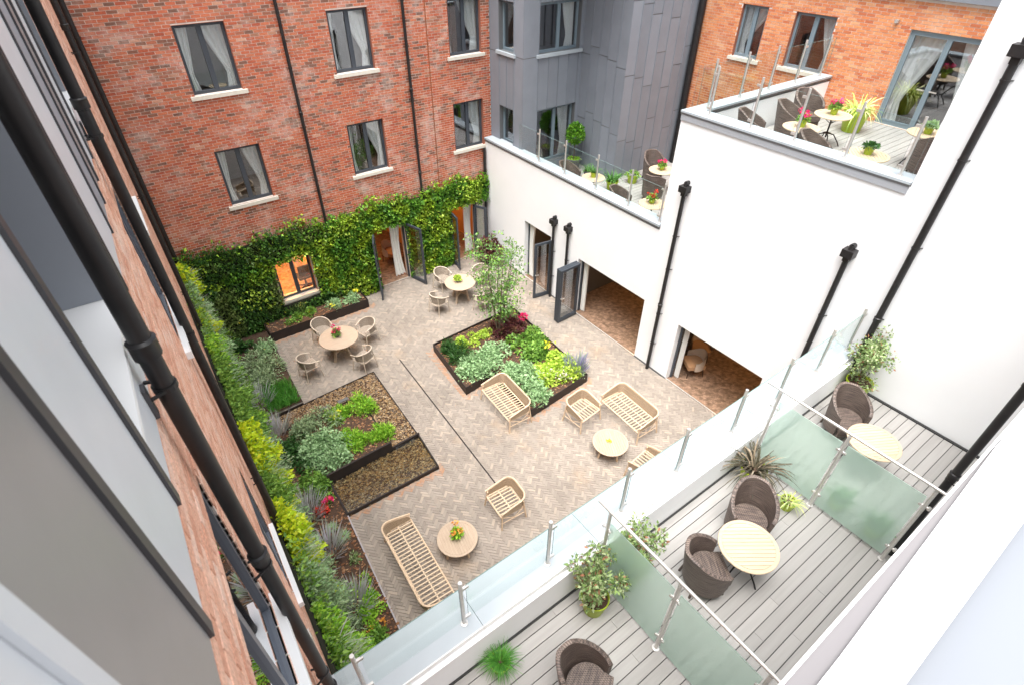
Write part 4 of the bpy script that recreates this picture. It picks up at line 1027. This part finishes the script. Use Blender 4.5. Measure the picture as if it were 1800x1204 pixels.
# indoor chairs seen through the doorways
def tub_chair(label, loc, rotz):
    t = thing('tub_chair', label, 'chair', loc, rotz, 'upholstered chairs indoors')
    m = MB(); m.box(-.26,.28,-.28,.28,.34,.47); m.build('seat', MT['leather'], t)
    m = MB()
    def sh(s, u):
        q = math.pi*(.42+1.16*s); k = .5-.5*math.cos(2*math.pi*s); return (.02+.34*math.cos(q)*(1-.04*u), .35*math.sin(q), .34+(.28+.22*k)*u)
    m.grid(sh, 20, 3); m.grid(lambda s, u: tuple(c*(.9 if i < 2 else 1) for i, c in enumerate(sh(1-s, u))), 20, 3); m.build('backrest', MT['beige'], t, True)
    for sx in (-1,1):
        for sy in (-1,1):
            m = MB(); m.tube([(sx*.22,sy*.22,.35),(sx*.25,sy*.25,.012)], .02, 6, r1=.013); m.build('leg', MT['darkwood'], t)
    return t
tub_chair('tan and beige tub chair just inside the doorway at the far end of the balcony', (11.98,6.86,0), R_(150))
tub_chair('tan and beige tub chair deeper inside the same doorway, facing the first', (12.75,7.20,0), R_(215))
tub_chair('beige tub chair inside the open double doors in the living wall', (7.45,18.4,0), R_(-60))
m = thing('swivel_chair', 'dark office chair behind the ground floor window of the orange lit room', 'chair', (4.0,18.6,0))
q = MB(); q.box(-.24,.24,-.24,.24,.42,.50); q.build('seat', MT['blackmetal'], m); q = MB(); q.box(-.22,.22,-.27,-.22,.55,1.0); q.build('backrest', MT['blackmetal'], m); q = MB(); q.cyl((0,0,.05),(0,0,.42),.03)
for k in range(5): q.bar((0,0,.07),(.28*math.cos(k*1.257),.28*math.sin(k*1.257),.03),.04,.03)
q.build('base', MT['blackmetal'], m)

# ------------------------------------------------------------------ wicker furniture on balcony and terraces
def wicker_mesh():
    out = {}; RO, RI = .325, .272
    def h(s): k = abs(2*s-1); return .95-.02*k if k < .28 else .944-.32*((k-.28)/.72)**1.05
    def P(s, u, r):
        q = math.pi*(.30+1.40*s); k = abs(2*s-1); R = r*(1+.10*u)
        x = .03+R*math.cos(q)*1.02; y = R*math.sin(q)*1.04
        lean = -.10*u*max(0, 1-k*1.2)
        return (x+lean, y, .16+(h(s)-.16)*u)
    m = MB(); m.grid(lambda s, u: P(s, u, RO), 36, 10); m.grid(lambda s, u: P(1-s, max(.0,u), RI), 36, 10)
    n = 36; 
    m.grid(lambda s, u: tuple(a+(b-a)*u+(.012*math.sin(math.pi*u) if i == 2 else 0) for i, (a, b) in enumerate(zip(P(s,1,RO), P(s,1,RI)))), 36, 3)
    for e in (0, 1): m.grid(lambda s, u, e=e: tuple(a+(b-a)*s for a, b in zip(P(e,u,RO), P(e,u,RI))), 1, 10)
    me = m.mesh('woven_shell', MT['wicker'], True); set_uv(me, lambda c: (math.atan2(c.y, -c.x+.03)*.33, c.z)); out['woven_shell'] = me
    m = MB(); sp = []
    for i in range(19): q = math.pi*(.34+1.32*i/18); sp.append((.03+.277*math.cos(q), .282*math.sin(q)))
    sp += [(.30,-.24),(.315,-.16),(.315,.16),(.30,.24)]
    m.prism(sp, .30, .42); me = m.mesh('woven_seat', MT['wicker']); set_uv(me, lambda c: (c.y*1.0, c.x*.45+c.z)); out['woven_seat'] = me
    m = MB(); m.add([(.285,-.20,.17),(.285,.20,.17),(.285,.20,.30),(.285,-.20,.30)], [(0,1,2,3)]); m.box(.255,.285,-.235,.235,.17,.30)
    me = m.mesh('woven_apron', MT['wicker']); set_uv(me, lambda c: (c.y, c.z)); out['woven_apron'] = me
    for i, (sx, sy) in enumerate(((1,1),(1,-1),(-1,1),(-1,-1))):
        m = MB(); m.tube([(sx*.22,sy*.19,.30),(sx*.26,sy*.22,0)], .020, 8); out['leg%d' % i] = m.mesh('leg', MT['wicker'], True)
    return out
WK = wicker_mesh()
def wicker(label, loc, rotz):
    t = thing('wicker_armchair', label, 'armchair', loc, rotz, 'dark brown wicker armchairs')
    for k, me in WK.items(): ob('leg' if k.startswith('leg') else k, me, t)
    return t
wicker('dark wicker armchair seen from the side between frosted screen and slatted table', (4.86,1.66,DZ), R_(-30))
wicker('dark wicker armchair behind the slatted table, next to the bronze spiky plant', (6.14,1.82,DZ), R_(222))
wicker('dark wicker armchair behind the second frosted screen, near the corner pot', (9.55,2.06,DZ), R_(236))
wicker('dark wicker armchair seen from behind, alone near the small potted grass', (2.34,1.56,DZ), R_(-62))
def bistro(label, loc, rad=.43, rot=0, mat='oakpale'): return table_round('bistro_table', label, loc, rad, .73, 'iron', mat, 'table', True, rot)
bistro('round slatted bistro table with no pot between two wicker chairs', (5.46,1.45,DZ), .44, R_(-36))
bistro('round slatted bistro table partly behind the second frosted screen', (9.00,1.36,DZ), .44, R_(-30))
# lower terrace
bistro('pale round table behind the lower terrace balustrade, below the ball tree', (12.21,12.22,LZ), .37, .4)
bistro('pale round table with pink flowers against the zinc wall', (14.48,11.35,LZ), .42, .2)
bistro('pale round table at the near end of the lower terrace balustrade', (12.31,9.76,LZ), .40, .8)
wicker('wicker armchair beyond the pink-flowered table by the zinc wall', (14.95,12.1,LZ), R_(250)); wicker('wicker armchair turned away in front of the pink-flowered table', (13.75,11.0,LZ), R_(25))
wicker('wicker armchair seen through glass beside the lower terrace parapet', (12.0,13.1,LZ), R_(-70)); wicker('wicker armchair behind glass near the end of the lower terrace', (12.0,10.7,LZ), R_(-60))
# upper terrace
bistro('pale round table with pink flowers nearest the white edge of the upper terrace', (12.70,6.32,UZ), .40, .5); bistro('pale round table with pink flowers beside the big lime planter', (14.16,6.39,UZ), .42, .1)
bistro('pale round table with an empty-looking lime pot at the upper terrace glass', (12.23,4.60,UZ), .42, .7); bistro('pale round table in front of the grey patio doors', (14.6,4.45,UZ), .42, .3)
wicker('wicker armchair leaning against the upper terrace corner glass', (12.25,7.2,UZ), R_(-60)); wicker('wicker armchair between the two pink-flowered upper tables', (13.55,7.05,UZ), R_(-75))
wicker('wicker armchair against the white side parapet by the lime planter', (14.75,7.35,UZ), R_(245)); wicker('wicker armchair in front of the patio doors', (14.0,4.05,UZ), R_(35))
wicker('low wicker armchair hidden behind the upper terrace coping', (11.95,5.5,UZ), R_(-80))

# ------------------------------------------------------------------ living walls
def livingwall_back():
    t = thing('living_wall', 'dense green living wall covering the foot of the red brick building', 'living wall')
    holes = [(GD1[0]-.02,GD1[1]+.02,-1,2.40),(GD2[0]-.02,11.2,-1,2.36),(GW[0]-.06,GW[1]+.06,.62,2.30)]
    b = MB(WB); wall_boxes(b, .12, XR-.02, 0, 3.12, holes, .013, .07); b.build('planting_panel', M('planting_felt', (.018,.022,.010), 1), t)
    def pts(n, nmin, nmax):
        out = []
        while len(out) < n:
            u = random.uniform(.1, XR-.03); top = 3.30+.10*math.sin(u*2.1+.5)+.08*math.sin(u*5.3)+.06*math.sin(u*13+1)+random.random()**3*.26
            v = random.uniform(.02, top)
            dr = .16*(.5+.5*math.sin(u*9))*random.random()
            if any(h[0]+.03 < u < h[1]-.03 and h[2] < v < h[3]-dr for h in holes): continue
            bulge = .5+.5*math.sin(u*3.1+1.7*math.sin(v*2.3))*math.sin(v*4.1+u)
            out.append((u, YB-(nmin+(nmax-nmin)*random.random()*(.45+.55*bulge)), v))
        return np.array(out)
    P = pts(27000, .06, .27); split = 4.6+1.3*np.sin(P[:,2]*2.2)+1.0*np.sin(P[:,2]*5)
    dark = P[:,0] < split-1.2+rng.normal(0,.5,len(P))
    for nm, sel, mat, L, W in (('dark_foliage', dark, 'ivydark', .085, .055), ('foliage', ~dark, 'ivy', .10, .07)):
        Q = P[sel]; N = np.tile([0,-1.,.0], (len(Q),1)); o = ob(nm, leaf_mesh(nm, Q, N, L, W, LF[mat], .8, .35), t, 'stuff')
    Q = P[rng.choice(len(P), 1500)]; Q = Q[Q[:,2] > 2.5]; N = np.tile([0,-.6,.8], (len(Q),1)); ob('foliage', leaf_mesh('top_foliage', Q, N, .11, .07, LF['bright'], .7), t, 'stuff')
    Q = pts(5000, .18, .28); f = np.sin(Q[:,0]*1.9+1)*np.sin(Q[:,2]*2.7+Q[:,0]*.6); Q = Q[f > .45]; N = np.tile([0,-1.,.2], (len(Q),1)); ob('lime_foliage', leaf_mesh('lime_foliage', Q, N, .095, .06, LF['lime'], .7), t, 'stuff')
    Q = pts(60, .2, .27); Q = Q[Q[:,2] < 1.0]; ob('flower', leaf_mesh('flower', Q, np.tile([0,-1.,.4], (len(Q),1)), .09, .07, LF['yellow'], .5), t, 'stuff')
livingwall_back()
def livingwall_side():
    t = thing('living_wall', 'striped living wall of golden and silver plants on the pink brick building', 'living wall')
    b = MB(WL); b.box(3.45, YB-.1, 0, 3.15, .013, .07); b.build('planting_panel', M('planting_felt_dark', (.018,.02,.012), 1), t)
    bands = [('gold', .095, .055, [(16.1,2.9,.5,.55),(14.2,2.4,.45,.6),(8.7,2.9,.7,.6),(8.2,2.1,.5,.7),(6.6,2.9,.55,.6),(6.5,2.0,.5,.7),(6.3,1.1,.5,.6)]),
             ('silver', .09, .026, [(15.2,2.3,.7,1.0),(12.9,2.2,.8,1.0),(7.4,1.3,.9,1.1),(9.6,1.6,.7,1.3),(5.6,2.0,.5,1.0)]),
             ('green', .09, .035, [(15.6,1.2,.9,1.0),(11.2,2.4,1.0,1.0),(11.6,1.2,1.2,1.0),(13.6,1.1,.9,.9),(9.9,2.8,.7,.6),(7.5,2.7,.5,.6)]),
             ('grey', .08, .026, [(5.5,1.9,.6,1.0),(5.4,.9,.7,.8),(7.0,.6,1.0,.6),(10.2,.8,1.2,.8),(12.6,.8,1.0,.7)]),
             ('bright', .085, .035, [(4.7,2.2,.5,1.0),(4.6,1.0,.7,1.0),(10.6,2.0,.8,.9),(12.2,2.9,.6,.5)])]
    for nm, L, W, cs in bands:
        Q = []
        for y, z, ry, rz in cs:
            k = int(4600*ry*rz); a = rng.random(k)*2*np.pi; q = np.sqrt(rng.random(k))
            yy = y+ry*q*np.cos(a); zz = np.clip(z+rz*q*np.sin(a), .05, 3.42+.12*rng.random(k)); nn = .08+.62*rng.random(k)*(1-.55*q*q)*(1.15-.12*zz)*(.62+.38*np.sin(yy*5.1+2*np.sin(zz*2.7))*np.sin(zz*4.3+yy))*1.25
            Q.append(np.stack([LA+LB*yy+nn, yy, zz], 1))
        Q = np.concatenate(Q); Q = Q[Q[:,1] < YB-.1]; N = np.tile([1.,-.2,.55], (len(Q),1))
        ob(nm+'_foliage', leaf_mesh(nm+'_foliage', Q, N, L, W, LF[nm], .7, .3), t, 'stuff')
    k = 9000; yy = rng.uniform(3.5, YB-.15, k); zz = rng.uniform(.05, 3.45, k); Q = np.stack([LA+LB*yy+.06+.26*rng.random(k), yy, zz], 1)
    ob('base_foliage', leaf_mesh('base_foliage', Q, np.tile([1.,0,.4], (k,1)), .085, .04, LF['green'], .8), t, 'stuff')
    for nm, mat, k, L in (('feathery_foliage','grey',2600,.30),('feathery_foliage','silver',1500,.26),('seed_heads','lavgrey',900,.34)):
        yy = rng.uniform(3.6, YB-.4, k); f = np.sin(yy*2.3+1.1*np.sin(yy*.9)) > -.25; yy = yy[f]; k2 = len(yy); zz = rng.uniform(.2, 3.1, k2)
        Q = np.stack([LA+LB*yy+.12+.28*rng.random(k2), yy, zz], 1); D = np.stack([.8+.4*rng.random(k2), rng.normal(0,.45,k2), .3+.7*rng.random(k2)], 1)
        ob(nm, blade_mesh(nm, Q, D, L, .014, LF[mat], .35, 3), t, 'stuff')
    k = 40; yy = rng.uniform(11, 15.5, k); Q = np.stack([LA+LB*yy+.36, yy, rng.uniform(1.2,3.0,k)], 1); ob('flower', leaf_mesh('flower', Q, np.tile([1.,0,.6], (k,1)), .08, .07, LF['yellow'], .5), t, 'stuff')
livingwall_side()

# ------------------------------------------------------------------ plants in the beds
def plant(name, label, cat, x, y, z, rx, ry, h, k, rr, n, L, W, leaf, **kw):
    return bush(name, label, cat, clump(x, y, z, rx, ry, h, k, rr), n, L, W, leaf, **kw)
G = 'plants in the courtyard beds'
# central planter
plant('silver_groundcover', 'billowing silver-leaved plant filling the notch side of the central planter', 'plant', 6.85,10.72,.24,.78,.52,.42,24,.24,4200,.095,.05,'silver',group=G,up=.3)
plant('silver_groundcover', 'silver-leaved plant spilling behind the two-seat sofa in the notch', 'plant', 7.30,9.25,.24,.44,.86,.42,24,.24,4200,.095,.05,'silver',group=G,up=.3)
plant('lime_groundcover', 'lime green mound speckled with pale pink flowers in the central planter', 'plant', 8.32,9.15,.24,.62,.64,.40,22,.24,3800,.09,.06,'lime',group=G,up=.3)
bush('flower_heads', 'tiny pale pink flower heads over the lime green mound', 'flowers', clump(8.3,8.95,.50,.52,.42,.12,9,.14), 90, .05,.05,'palepink',group=G)
plant('dark_shrub', 'dark green leafy shrub with yellow blooms in the central planter', 'shrub', 8.45,10.60,.24,.58,.62,.52,18,.24,2700,.11,.065,'green',group=G)
bush('flower_heads', 'few small yellow blooms on the dark green shrub in the planter', 'flowers', clump(8.75,9.95,.62,.25,.25,.06,4,.08), 26, .07,.06,'yellow',group=G)
plant('purple_shrub', 'purple-bronze leaved plant at the foot of the multi-stem tree', 'shrub', 8.5,11.6,.24,.55,.45,.46,13,.22,1700,.12,.08,'purple',group=G)
bush('flower_heads', 'bright pink flower cluster behind the multi-stem tree', 'flowers', [(9.02,11.66,.52,.14,.14,.10)], 70, .08,.07,'pink',group=G)
plant('fern', 'feathery dark green plants at the outer corner of the central planter', 'plant', 6.42,11.55,.24,.32,.62,.34,14,.17,1900,.13,.022,'dark',group=G,up=.6)
plant('low_groundcover', 'yellowish groundcover along the back rim of the central planter', 'plant', 7.2,11.95,.24,.62,.34,.24,13,.15,1300,.07,.04,'lime',group=G)
o = spikes((8.95,8.86,.26), .27, 260, .50, 'lavender', 'lavender_clump', .5, .028); tag(o, 'blue-violet lavender clump at the near corner of the central planter', 'lavender', G)
plant('grey_shrub', 'small grey-green foliage under the lavender in the central planter', 'plant', 8.92,8.85,.24,.22,.26,.26,5,.14,420,.07,.025,'grey',group=G)
# silver-leaved bed and margins
plant('silver_shrub', 'large mint-silver shrub in the bed framed by pebbles', 'shrub', 1.66,10.30,.07,.58,.62,.58,26,.26,5200,.085,.05,'silver',group=G,up=.3)
plant('grey_shrub', 'grey-green bushy plant behind the large mint-silver shrub', 'shrub', 1.70,11.40,.07,.60,.34,.46,14,.22,2200,.08,.03,'grey',group=G)
for lab, x, y, rx, ry, h in (('upright bright green plant in the pebble bed nearest the dining table',3.0,11.35,.28,.34,.42),('bright green tuft by the edge of the slate-lined pebble strip',3.0,10.15,.25,.30,.34),('bright green plant in the mulch behind the water tray',2.42,10.30,.32,.34,.36),('small yellow-green plant near the slate pieces in the pebble bed',2.35,11.45,.30,.22,.28)):
    plant('green_perennial', lab, 'plant', x, y, .07, rx*1.1, ry*1.1, h, 13, .12, 1300, .11, .024, 'bright', group=G, up=.9)
bush('flower_heads', 'orange-yellow blooms near the silver-leaved bed', 'flowers', clump(2.15,11.35,.30,.22,.12,.05,3,.06), 30, .06,.05,'yellow',group=G)
plant('dark_shrub', 'dark green plant between the silver shrub and the golden living wall', 'shrub', .85,10.7,.06,.45,.70,.38,13,.2,1300,.10,.05,'dark',group=G)
plant('green_perennial', 'mid green mound at the end of the tall steel panel', 'plant', 1.0,9.62,.06,.34,.34,.42,11,.18,1300,.09,.04,'green',group=G)
o = ob('lawn_grass', blade_mesh('lawn_grass', np.stack([rng.uniform(.85,1.68,1500), rng.uniform(12.72,13.75,1500), np.full(1500,.05)],1), np.stack([rng.normal(0,.35,1500), rng.normal(0,.35,1500), np.ones(1500)],1), .34, .016, LF['grass'], .4), None, 'stuff'); tag(o, 'patch of deep green grass at the corner of the bed', 'grass')
plant('grey_shrub', 'pale grey-green shrub spreading along the paving edge', 'shrub', 1.22,14.6,.05,.46,.80,.56,22,.26,3600,.09,.028,'grey',group=G)
plant('silver_shrub', 'small silver shrub where the bed meets the steel trough', 'shrub', 1.62,15.55,.05,.24,.30,.46,7,.18,900,.085,.03,'silver',group=G)
plant('dark_shrub', 'dark leafy plants in the shaded corner of the bed', 'shrub', .95,16.1,.05,.55,.35,.34,9,.18,900,.11,.06,'dark',group=G)
for lab, x, y, n in (('catmint spikes beside the deep green grass',.72,13.3,160),('catmint spikes in front of the golden living wall plants',.72,11.9,150),('greyish catmint spikes beside the red flowers',.50,8.9,260),('greyish catmint spikes beside the small tufts',.55,7.7,240),('greyish catmint clump near the balcony end of the bed',.55,6.2,260)):
    o = spikes((x,y,.06), .30, n, .52, 'lavgrey', 'catmint', .7, .022); tag(o, lab, 'catmint', G)
plant('red_flower', 'red-flowered plant in the mulch beside the water tray', 'flowers', .80,8.78,.06,.14,.14,.20,4,.10,150,.07,.05,'red',group=G)
plant('green_perennial', 'green leaves around the coral flower by the water tray rim', 'plant', 1.02,8.95,.05,.14,.20,.22,4,.11,260,.08,.04,'green',group=G)
bush('flower_heads', 'single coral-pink flower beside the rim of the water tray', 'flowers', [(1.04,8.82,.30,.09,.09,.06)], 40, .06,.06,'pink',group=G)
for lab, x, y in (('small blue-grey tuft in the mulch nearer the red flowers',.84,8.2),('small blue-grey tuft in the mulch farther from the red flowers',1.0,7.85)):
    o = ob('grass_tuft', tuft_mesh('grass_tuft', (x,y,.06), 170, .17, .008, 'silver', 1.1, .5, .06)); tag(o, lab, 'grass tuft', G)
plant('white_perennial', 'pale variegated seedling alone in the mulch', 'plant', .95,7.2,.05,.12,.12,.14,3,.09,130,.08,.03,'pittos',group=G)
for lab, x, y, rx, ry in (('yellow-green groundcover by the kerb opposite the long sofa',.84,6.35,.22,.32),('yellow-green groundcover by the kerb close to the balcony',.74,5.75,.26,.28),('dark groundcover with orange blooms under the balcony edge',.72,5.2,.26,.26)):
    plant('low_groundcover', lab, 'plant', x, y, .05, rx, ry, .20, 8, .12, 620, .075, .04, 'bright' if 'dark' not in lab else 'green', group=G)
bush('flower_heads', 'orange blooms in the groundcover close to the balcony', 'flowers', clump(.72,5.55,.20,.16,.16,.04,3,.05), 22, .06,.05,'orange',group=G)
plant('grey_shrub', 'large feathery grey-green shrub near the balcony end of the bed', 'shrub', .22,6.15,.05,.22,.50,.75,12,.20,1700,.10,.02,'grey',group=G,up=.5)
plant('green_perennial', 'fresh green bushy plant closest to the balcony coping', 'shrub', .18,5.05,.05,.24,.40,.70,10,.20,1400,.10,.04,'bright',group=G,up=.4)
# trough under the window
plant('low_groundcover', 'green plants in the trough under the window sill', 'plant', 3.0,16.35,.27,.7,.20,.18,9,.12,800,.08,.045,'green',group=G)
plant('grey_shrub', 'blue-grey leafy plants in the trough nearest the open doors', 'plant', 4.6,16.32,.27,.62,.22,.24,10,.13,900,.10,.03,'silver',group=G,up=.3)
bush('flower_heads', 'two yellow blooms in the trough by the open doors', 'flowers', [(4.15,16.2,.42,.05,.05,.05),(5.1,16.4,.5,.06,.06,.05)], 26, .07,.06,'yellow',group=G)

# ------------------------------------------------------------------ the multi-stem tree
def tree():
    t = thing('multi_stem_tree', 'airy multi-stem tree with small green leaves growing from the central planter', 'tree', (8.05,11.7,.22))
    rr = random.Random(12); m = MB(); tips = []
    for k in range(6):
        a = k*1.05+rr.uniform(-.3,.3); lean = rr.uniform(.10,.22); H = rr.uniform(2.5,3.35); pts = []
        for i in range(8):
            q = i/7; pts.append((.06*math.cos(a)+lean*H*q*math.cos(a)*.8+rr.uniform(-.03,.03), .06*math.sin(a)+lean*H*q*math.sin(a)*.8+rr.uniform(-.03,.03), H*q))
        m.tube(pts, .026, 6, r1=.006)
        for i in range(2, 8):
            for _ in range(3):
                p = pts[i]; b = rr.uniform(0, 6.28); ln = rr.uniform(.28,.78)*(1-.5*abs(i/7-.55)); e = (p[0]+ln*math.cos(b), p[1]+ln*math.sin(b), p[2]+rr.uniform(-.02,.20))
                mid = tuple((u+v)/2+(.03 if j == 2 else 0) for j, (u, v) in enumerate(zip(p, e))); m.tube([p, mid, e], .007, 4, r1=.003); tips += [e, mid]
    m.build('trunk', LF['stem'], t, True)
    B = [(x, y, z, .17+.08*rr.random(), .17+.08*rr.random(), .07+.04*rr.random()) for x, y, z in tips]
    B += [(.0+rr.uniform(-.7,.7), rr.uniform(-.65,.65), rr.uniform(1.6,3.1), .20, .20, .06) for _ in range(12)]
    P, N = blob_pts(B, 3300, .9, False); N[:,2] += .3
    half = rng.random(len(P)) < .5
    ob('crown', leaf_mesh('crown', P[half], N[half], .082, .045, LF['green'], .8), t); ob('crown', leaf_mesh('crown_inner', P[~half], N[~half], .078, .045, LF['treeleaf'], .8), t)
tree()
t = thing('purple_shrub', 'dark purple-leaved shrub in a black pot by the corner of white and red walls', 'shrub', (10.55,15.9,0))
m = MB(); m.lathe([(0,.02),(.20,.02),(.26,.45),(.23,.45),(.22,.40),(0,.40)], n=18); m.build('pot', MT['blackmetal'], t, True)
bush('foliage', None, None, clump(0,0,.42,.28,.28,.95,9,.26), 1300, .12, .08, 'purple', parent=t)

# ------------------------------------------------------------------ pots
def pot(label, loc, r, h, filler, mat='pot', name='potted_plant', group='potted plants', rim=True):
    t = thing(name, label, 'potted plant', loc, random.random()*6, group)
    m = MB(); m.lathe([(0,.0),(r*.72,.0),(r*.74,.01),(r*.96,h*.86),(r*1.03,h*.87),(r*1.05,h),(r*.97,h),(r*.92,h*.86),(0,h*.86)], n=24); m.build('pot', MT[mat], t, True)
    m = MB(); m.lathe([(0,h*.88),(r*.93,h*.875)], n=16); m.build('soil', MT['soil'], t)
    filler(t, r, h); return t
def shrubby(leaf, H, R, n, L=.065, W=.035, twig=True):
    def f(t, r, h):
        B = []
        m = MB(); rr = random.Random(n)
        for k in range(9):
            a = rr.random()*6.28; q = rr.uniform(.2,1)*R; e = (q*math.cos(a), q*math.sin(a), h+H*rr.uniform(.45,1.0)); m.tube([(0,0,h*.85),(q*.4*math.cos(a),q*.4*math.sin(a),h+H*.4),e], .008, 5, r1=.003)
            B.append((*e, R*.42, R*.42, H*.22))
            for _ in range(2): B.append((e[0]*rr.uniform(.3,1.1), e[1]*rr.uniform(.3,1.1), h+H*rr.uniform(.15,.9), R*.34, R*.34, H*.18))
        m.build('stem', LF['stem'], t, True)
        bush('foliage', None, None, B, n, L, W, leaf, parent=t, fill=.7, flat=False)
        if twig: bush('foliage', None, None, B, n//9, L, W, 'redtwig', parent=t, fill=.9, flat=False)
    return f
def bladed(leaf, n, L, W, spread=.9, droop=.6):
    def f(t, r, h): ob('foliage', tuft_mesh('foliage', (0,0,h*.85), n, L, W, leaf, spread, droop, r*.5, 6), t)
    return f
def flowery(petal, leaf='green', H=.16):
    def f(t, r, h):
        bush('foliage', None, None, [(0,0,h*.9,r*1.25,r*1.25,H*.8)], 170, .07, .04, leaf, parent=t)
        if petal:
            for k in range(3):
                a = k*2.1+.4; bush('flower', None, None, [(r*1.1*math.cos(a), r*1.1*math.sin(a), h+H*(.7+.35*(k % 2)), .05, .05, .035)], 26, .045, .04, petal, parent=t, flat=False)
    return f
def ball(t, r, h):
    m = MB(); m.cyl((0,0,h*.8), (0,0,h+.62), .014); m.build('stem', LF['stem'], t)
    bush('foliage', None, None, [(0,0,h+.86,.30,.30,.34),(.05,.03,h+1.05,.16,.16,.2)], 1500, .085, .05, 'box', parent=t, flat=False, fill=.35)
    bush('moss', None, None, [(0,0,h*.9,r*1.05,r*1.05,.05)], 200, .05, .03, 'bright', parent=t)
pot('bushy variegated shrub in a lime pot between near parapet and first frosted screen', (3.24,2.34,DZ), .20, .36, shrubby('pittos',.72,.34,1500))
pot('variegated shrub in a lime pot just behind the first frosted screen', (3.98,2.36,DZ), .20, .36, shrubby('pittos',.78,.34,1500))
pot('leafy shrub in a lime pot in the white corner behind the wicker chair', (10.78,2.42,DZ), .25, .42, shrubby('pittos',1.05,.40,2000))
pot('large bronze spiky plant in a lime pot by the second frosted screen', (7.10,2.38,DZ), .22, .38, bladed('phormium', 120, .85, .035, 1.0, .75))
pot('small striped grassy plant in a lime pot behind the wicker chair', (7.14,1.66,DZ), .13, .20, bladed('spider', 60, .36, .016, 1.1, .7))
pot('fine green grass in a small lime pot against the near parapet', (1.66,2.50,DZ), .14, .20, bladed('grass', 420, .34, .006, 1.0, .8))
pot('green grassy plant in a lime pot seen blurred through frosted glass', (7.86,1.16,DZ), .14, .22, bladed('grass', 240, .34, .012, .8, .5))
pot('spiky dark grass in a lime pot blurred behind the frosted screen end', (7.84,.52,DZ), .16, .24, bladed('aga', 150, .40, .014, .9, .5))
# courtyard table pots
pot('zinc bowl of crimson flowers on the dining table', (3.50,14.06,.74), .10, .13, flowery('pink','green',.20), 'greypot', 'table_plant')
pot('zinc bowl of lime foliage on the dining table by the tree', (8.22,14.50,.74), .10, .14, flowery(None,'lime',.16), 'greypot', 'table_plant')
pot('lime green and rust flowers in a low pot on the coffee table', (3.00,6.12,.42), .09, .10, flowery('orange','bright',.26), 'pot', 'table_plant')
t = thing('tiny_flower', 'tiny yellow flower head lying on the slatted coffee table', 'flower', (7.66,6.12,.42)); bush('petals', None, None, [(0,0,.005,.06,.06,.02)], 40, .04, .03, 'yellow', parent=t)
# lower terrace pots
pot('clipped ball tree on a stem in a pot at the zinc corner', (13.35,14.45,LZ), .26, .42, ball, 'greypot')
pot('strappy green plant in a lime pot on the lower terrace table', (12.21,12.22,LZ+.73), .10, .16, bladed('aga', 60, .34, .02, .8, .5), name='table_plant')
pot('tall strappy plant in a lime pot against the zinc corner', (13.10,12.20,LZ), .20, .40, bladed('aga', 110, .70, .03, .8, .6))
pot('strappy green plant beside the ball tree on the lower terrace', (13.2,13.5,LZ), .16, .30, bladed('aga', 70, .5, .02, .8, .6), 'greypot')
pot('squat lime pot with low leaves behind the wicker armchair at the zinc wall', (14.25,12.35,LZ), .20, .30, flowery(None,'green'))
pot('lime pot of pink flowers on the table against the zinc wall', (14.48,11.35,LZ+.73), .10, .16, flowery('pink'), name='table_plant')
pot('lime pot of green leaves on the table at the end of the lower terrace', (12.31,9.80,LZ+.73), .10, .16, flowery('red'), name='table_plant')
pot('variegated arching plant at the hidden end of the lower terrace', (14.9,10.9,LZ), .20, .45, bladed('spider', 70, .7, .03, .7, .6))
# upper terrace pots
pot('lime pot of pink flowers on the table nearest the upper terrace glass', (12.72,6.34,UZ+.73), .095, .17, flowery('pink'), name='table_plant')
pot('lime pot of pink flowers on the table beside the big lime planter', (14.16,6.40,UZ+.73), .095, .17, flowery('pink'), name='table_plant')
pot('lime pot with sparse dark leaves on the table at the upper terrace glass', (12.25,4.60,UZ+.73), .10, .18, flowery(None,'dark',.05), name='table_plant')
pot('lime pot of grey leaves on the table before the patio doors', (14.55,4.46,UZ+.73), .10, .17, flowery(None,'silver',.12), name='table_plant')
pot('big lime planter with arching striped leaves beside the patio doors', (15.75,6.55,UZ), .30, .50, bladed('spider', 150, .75, .035, .9, .8))
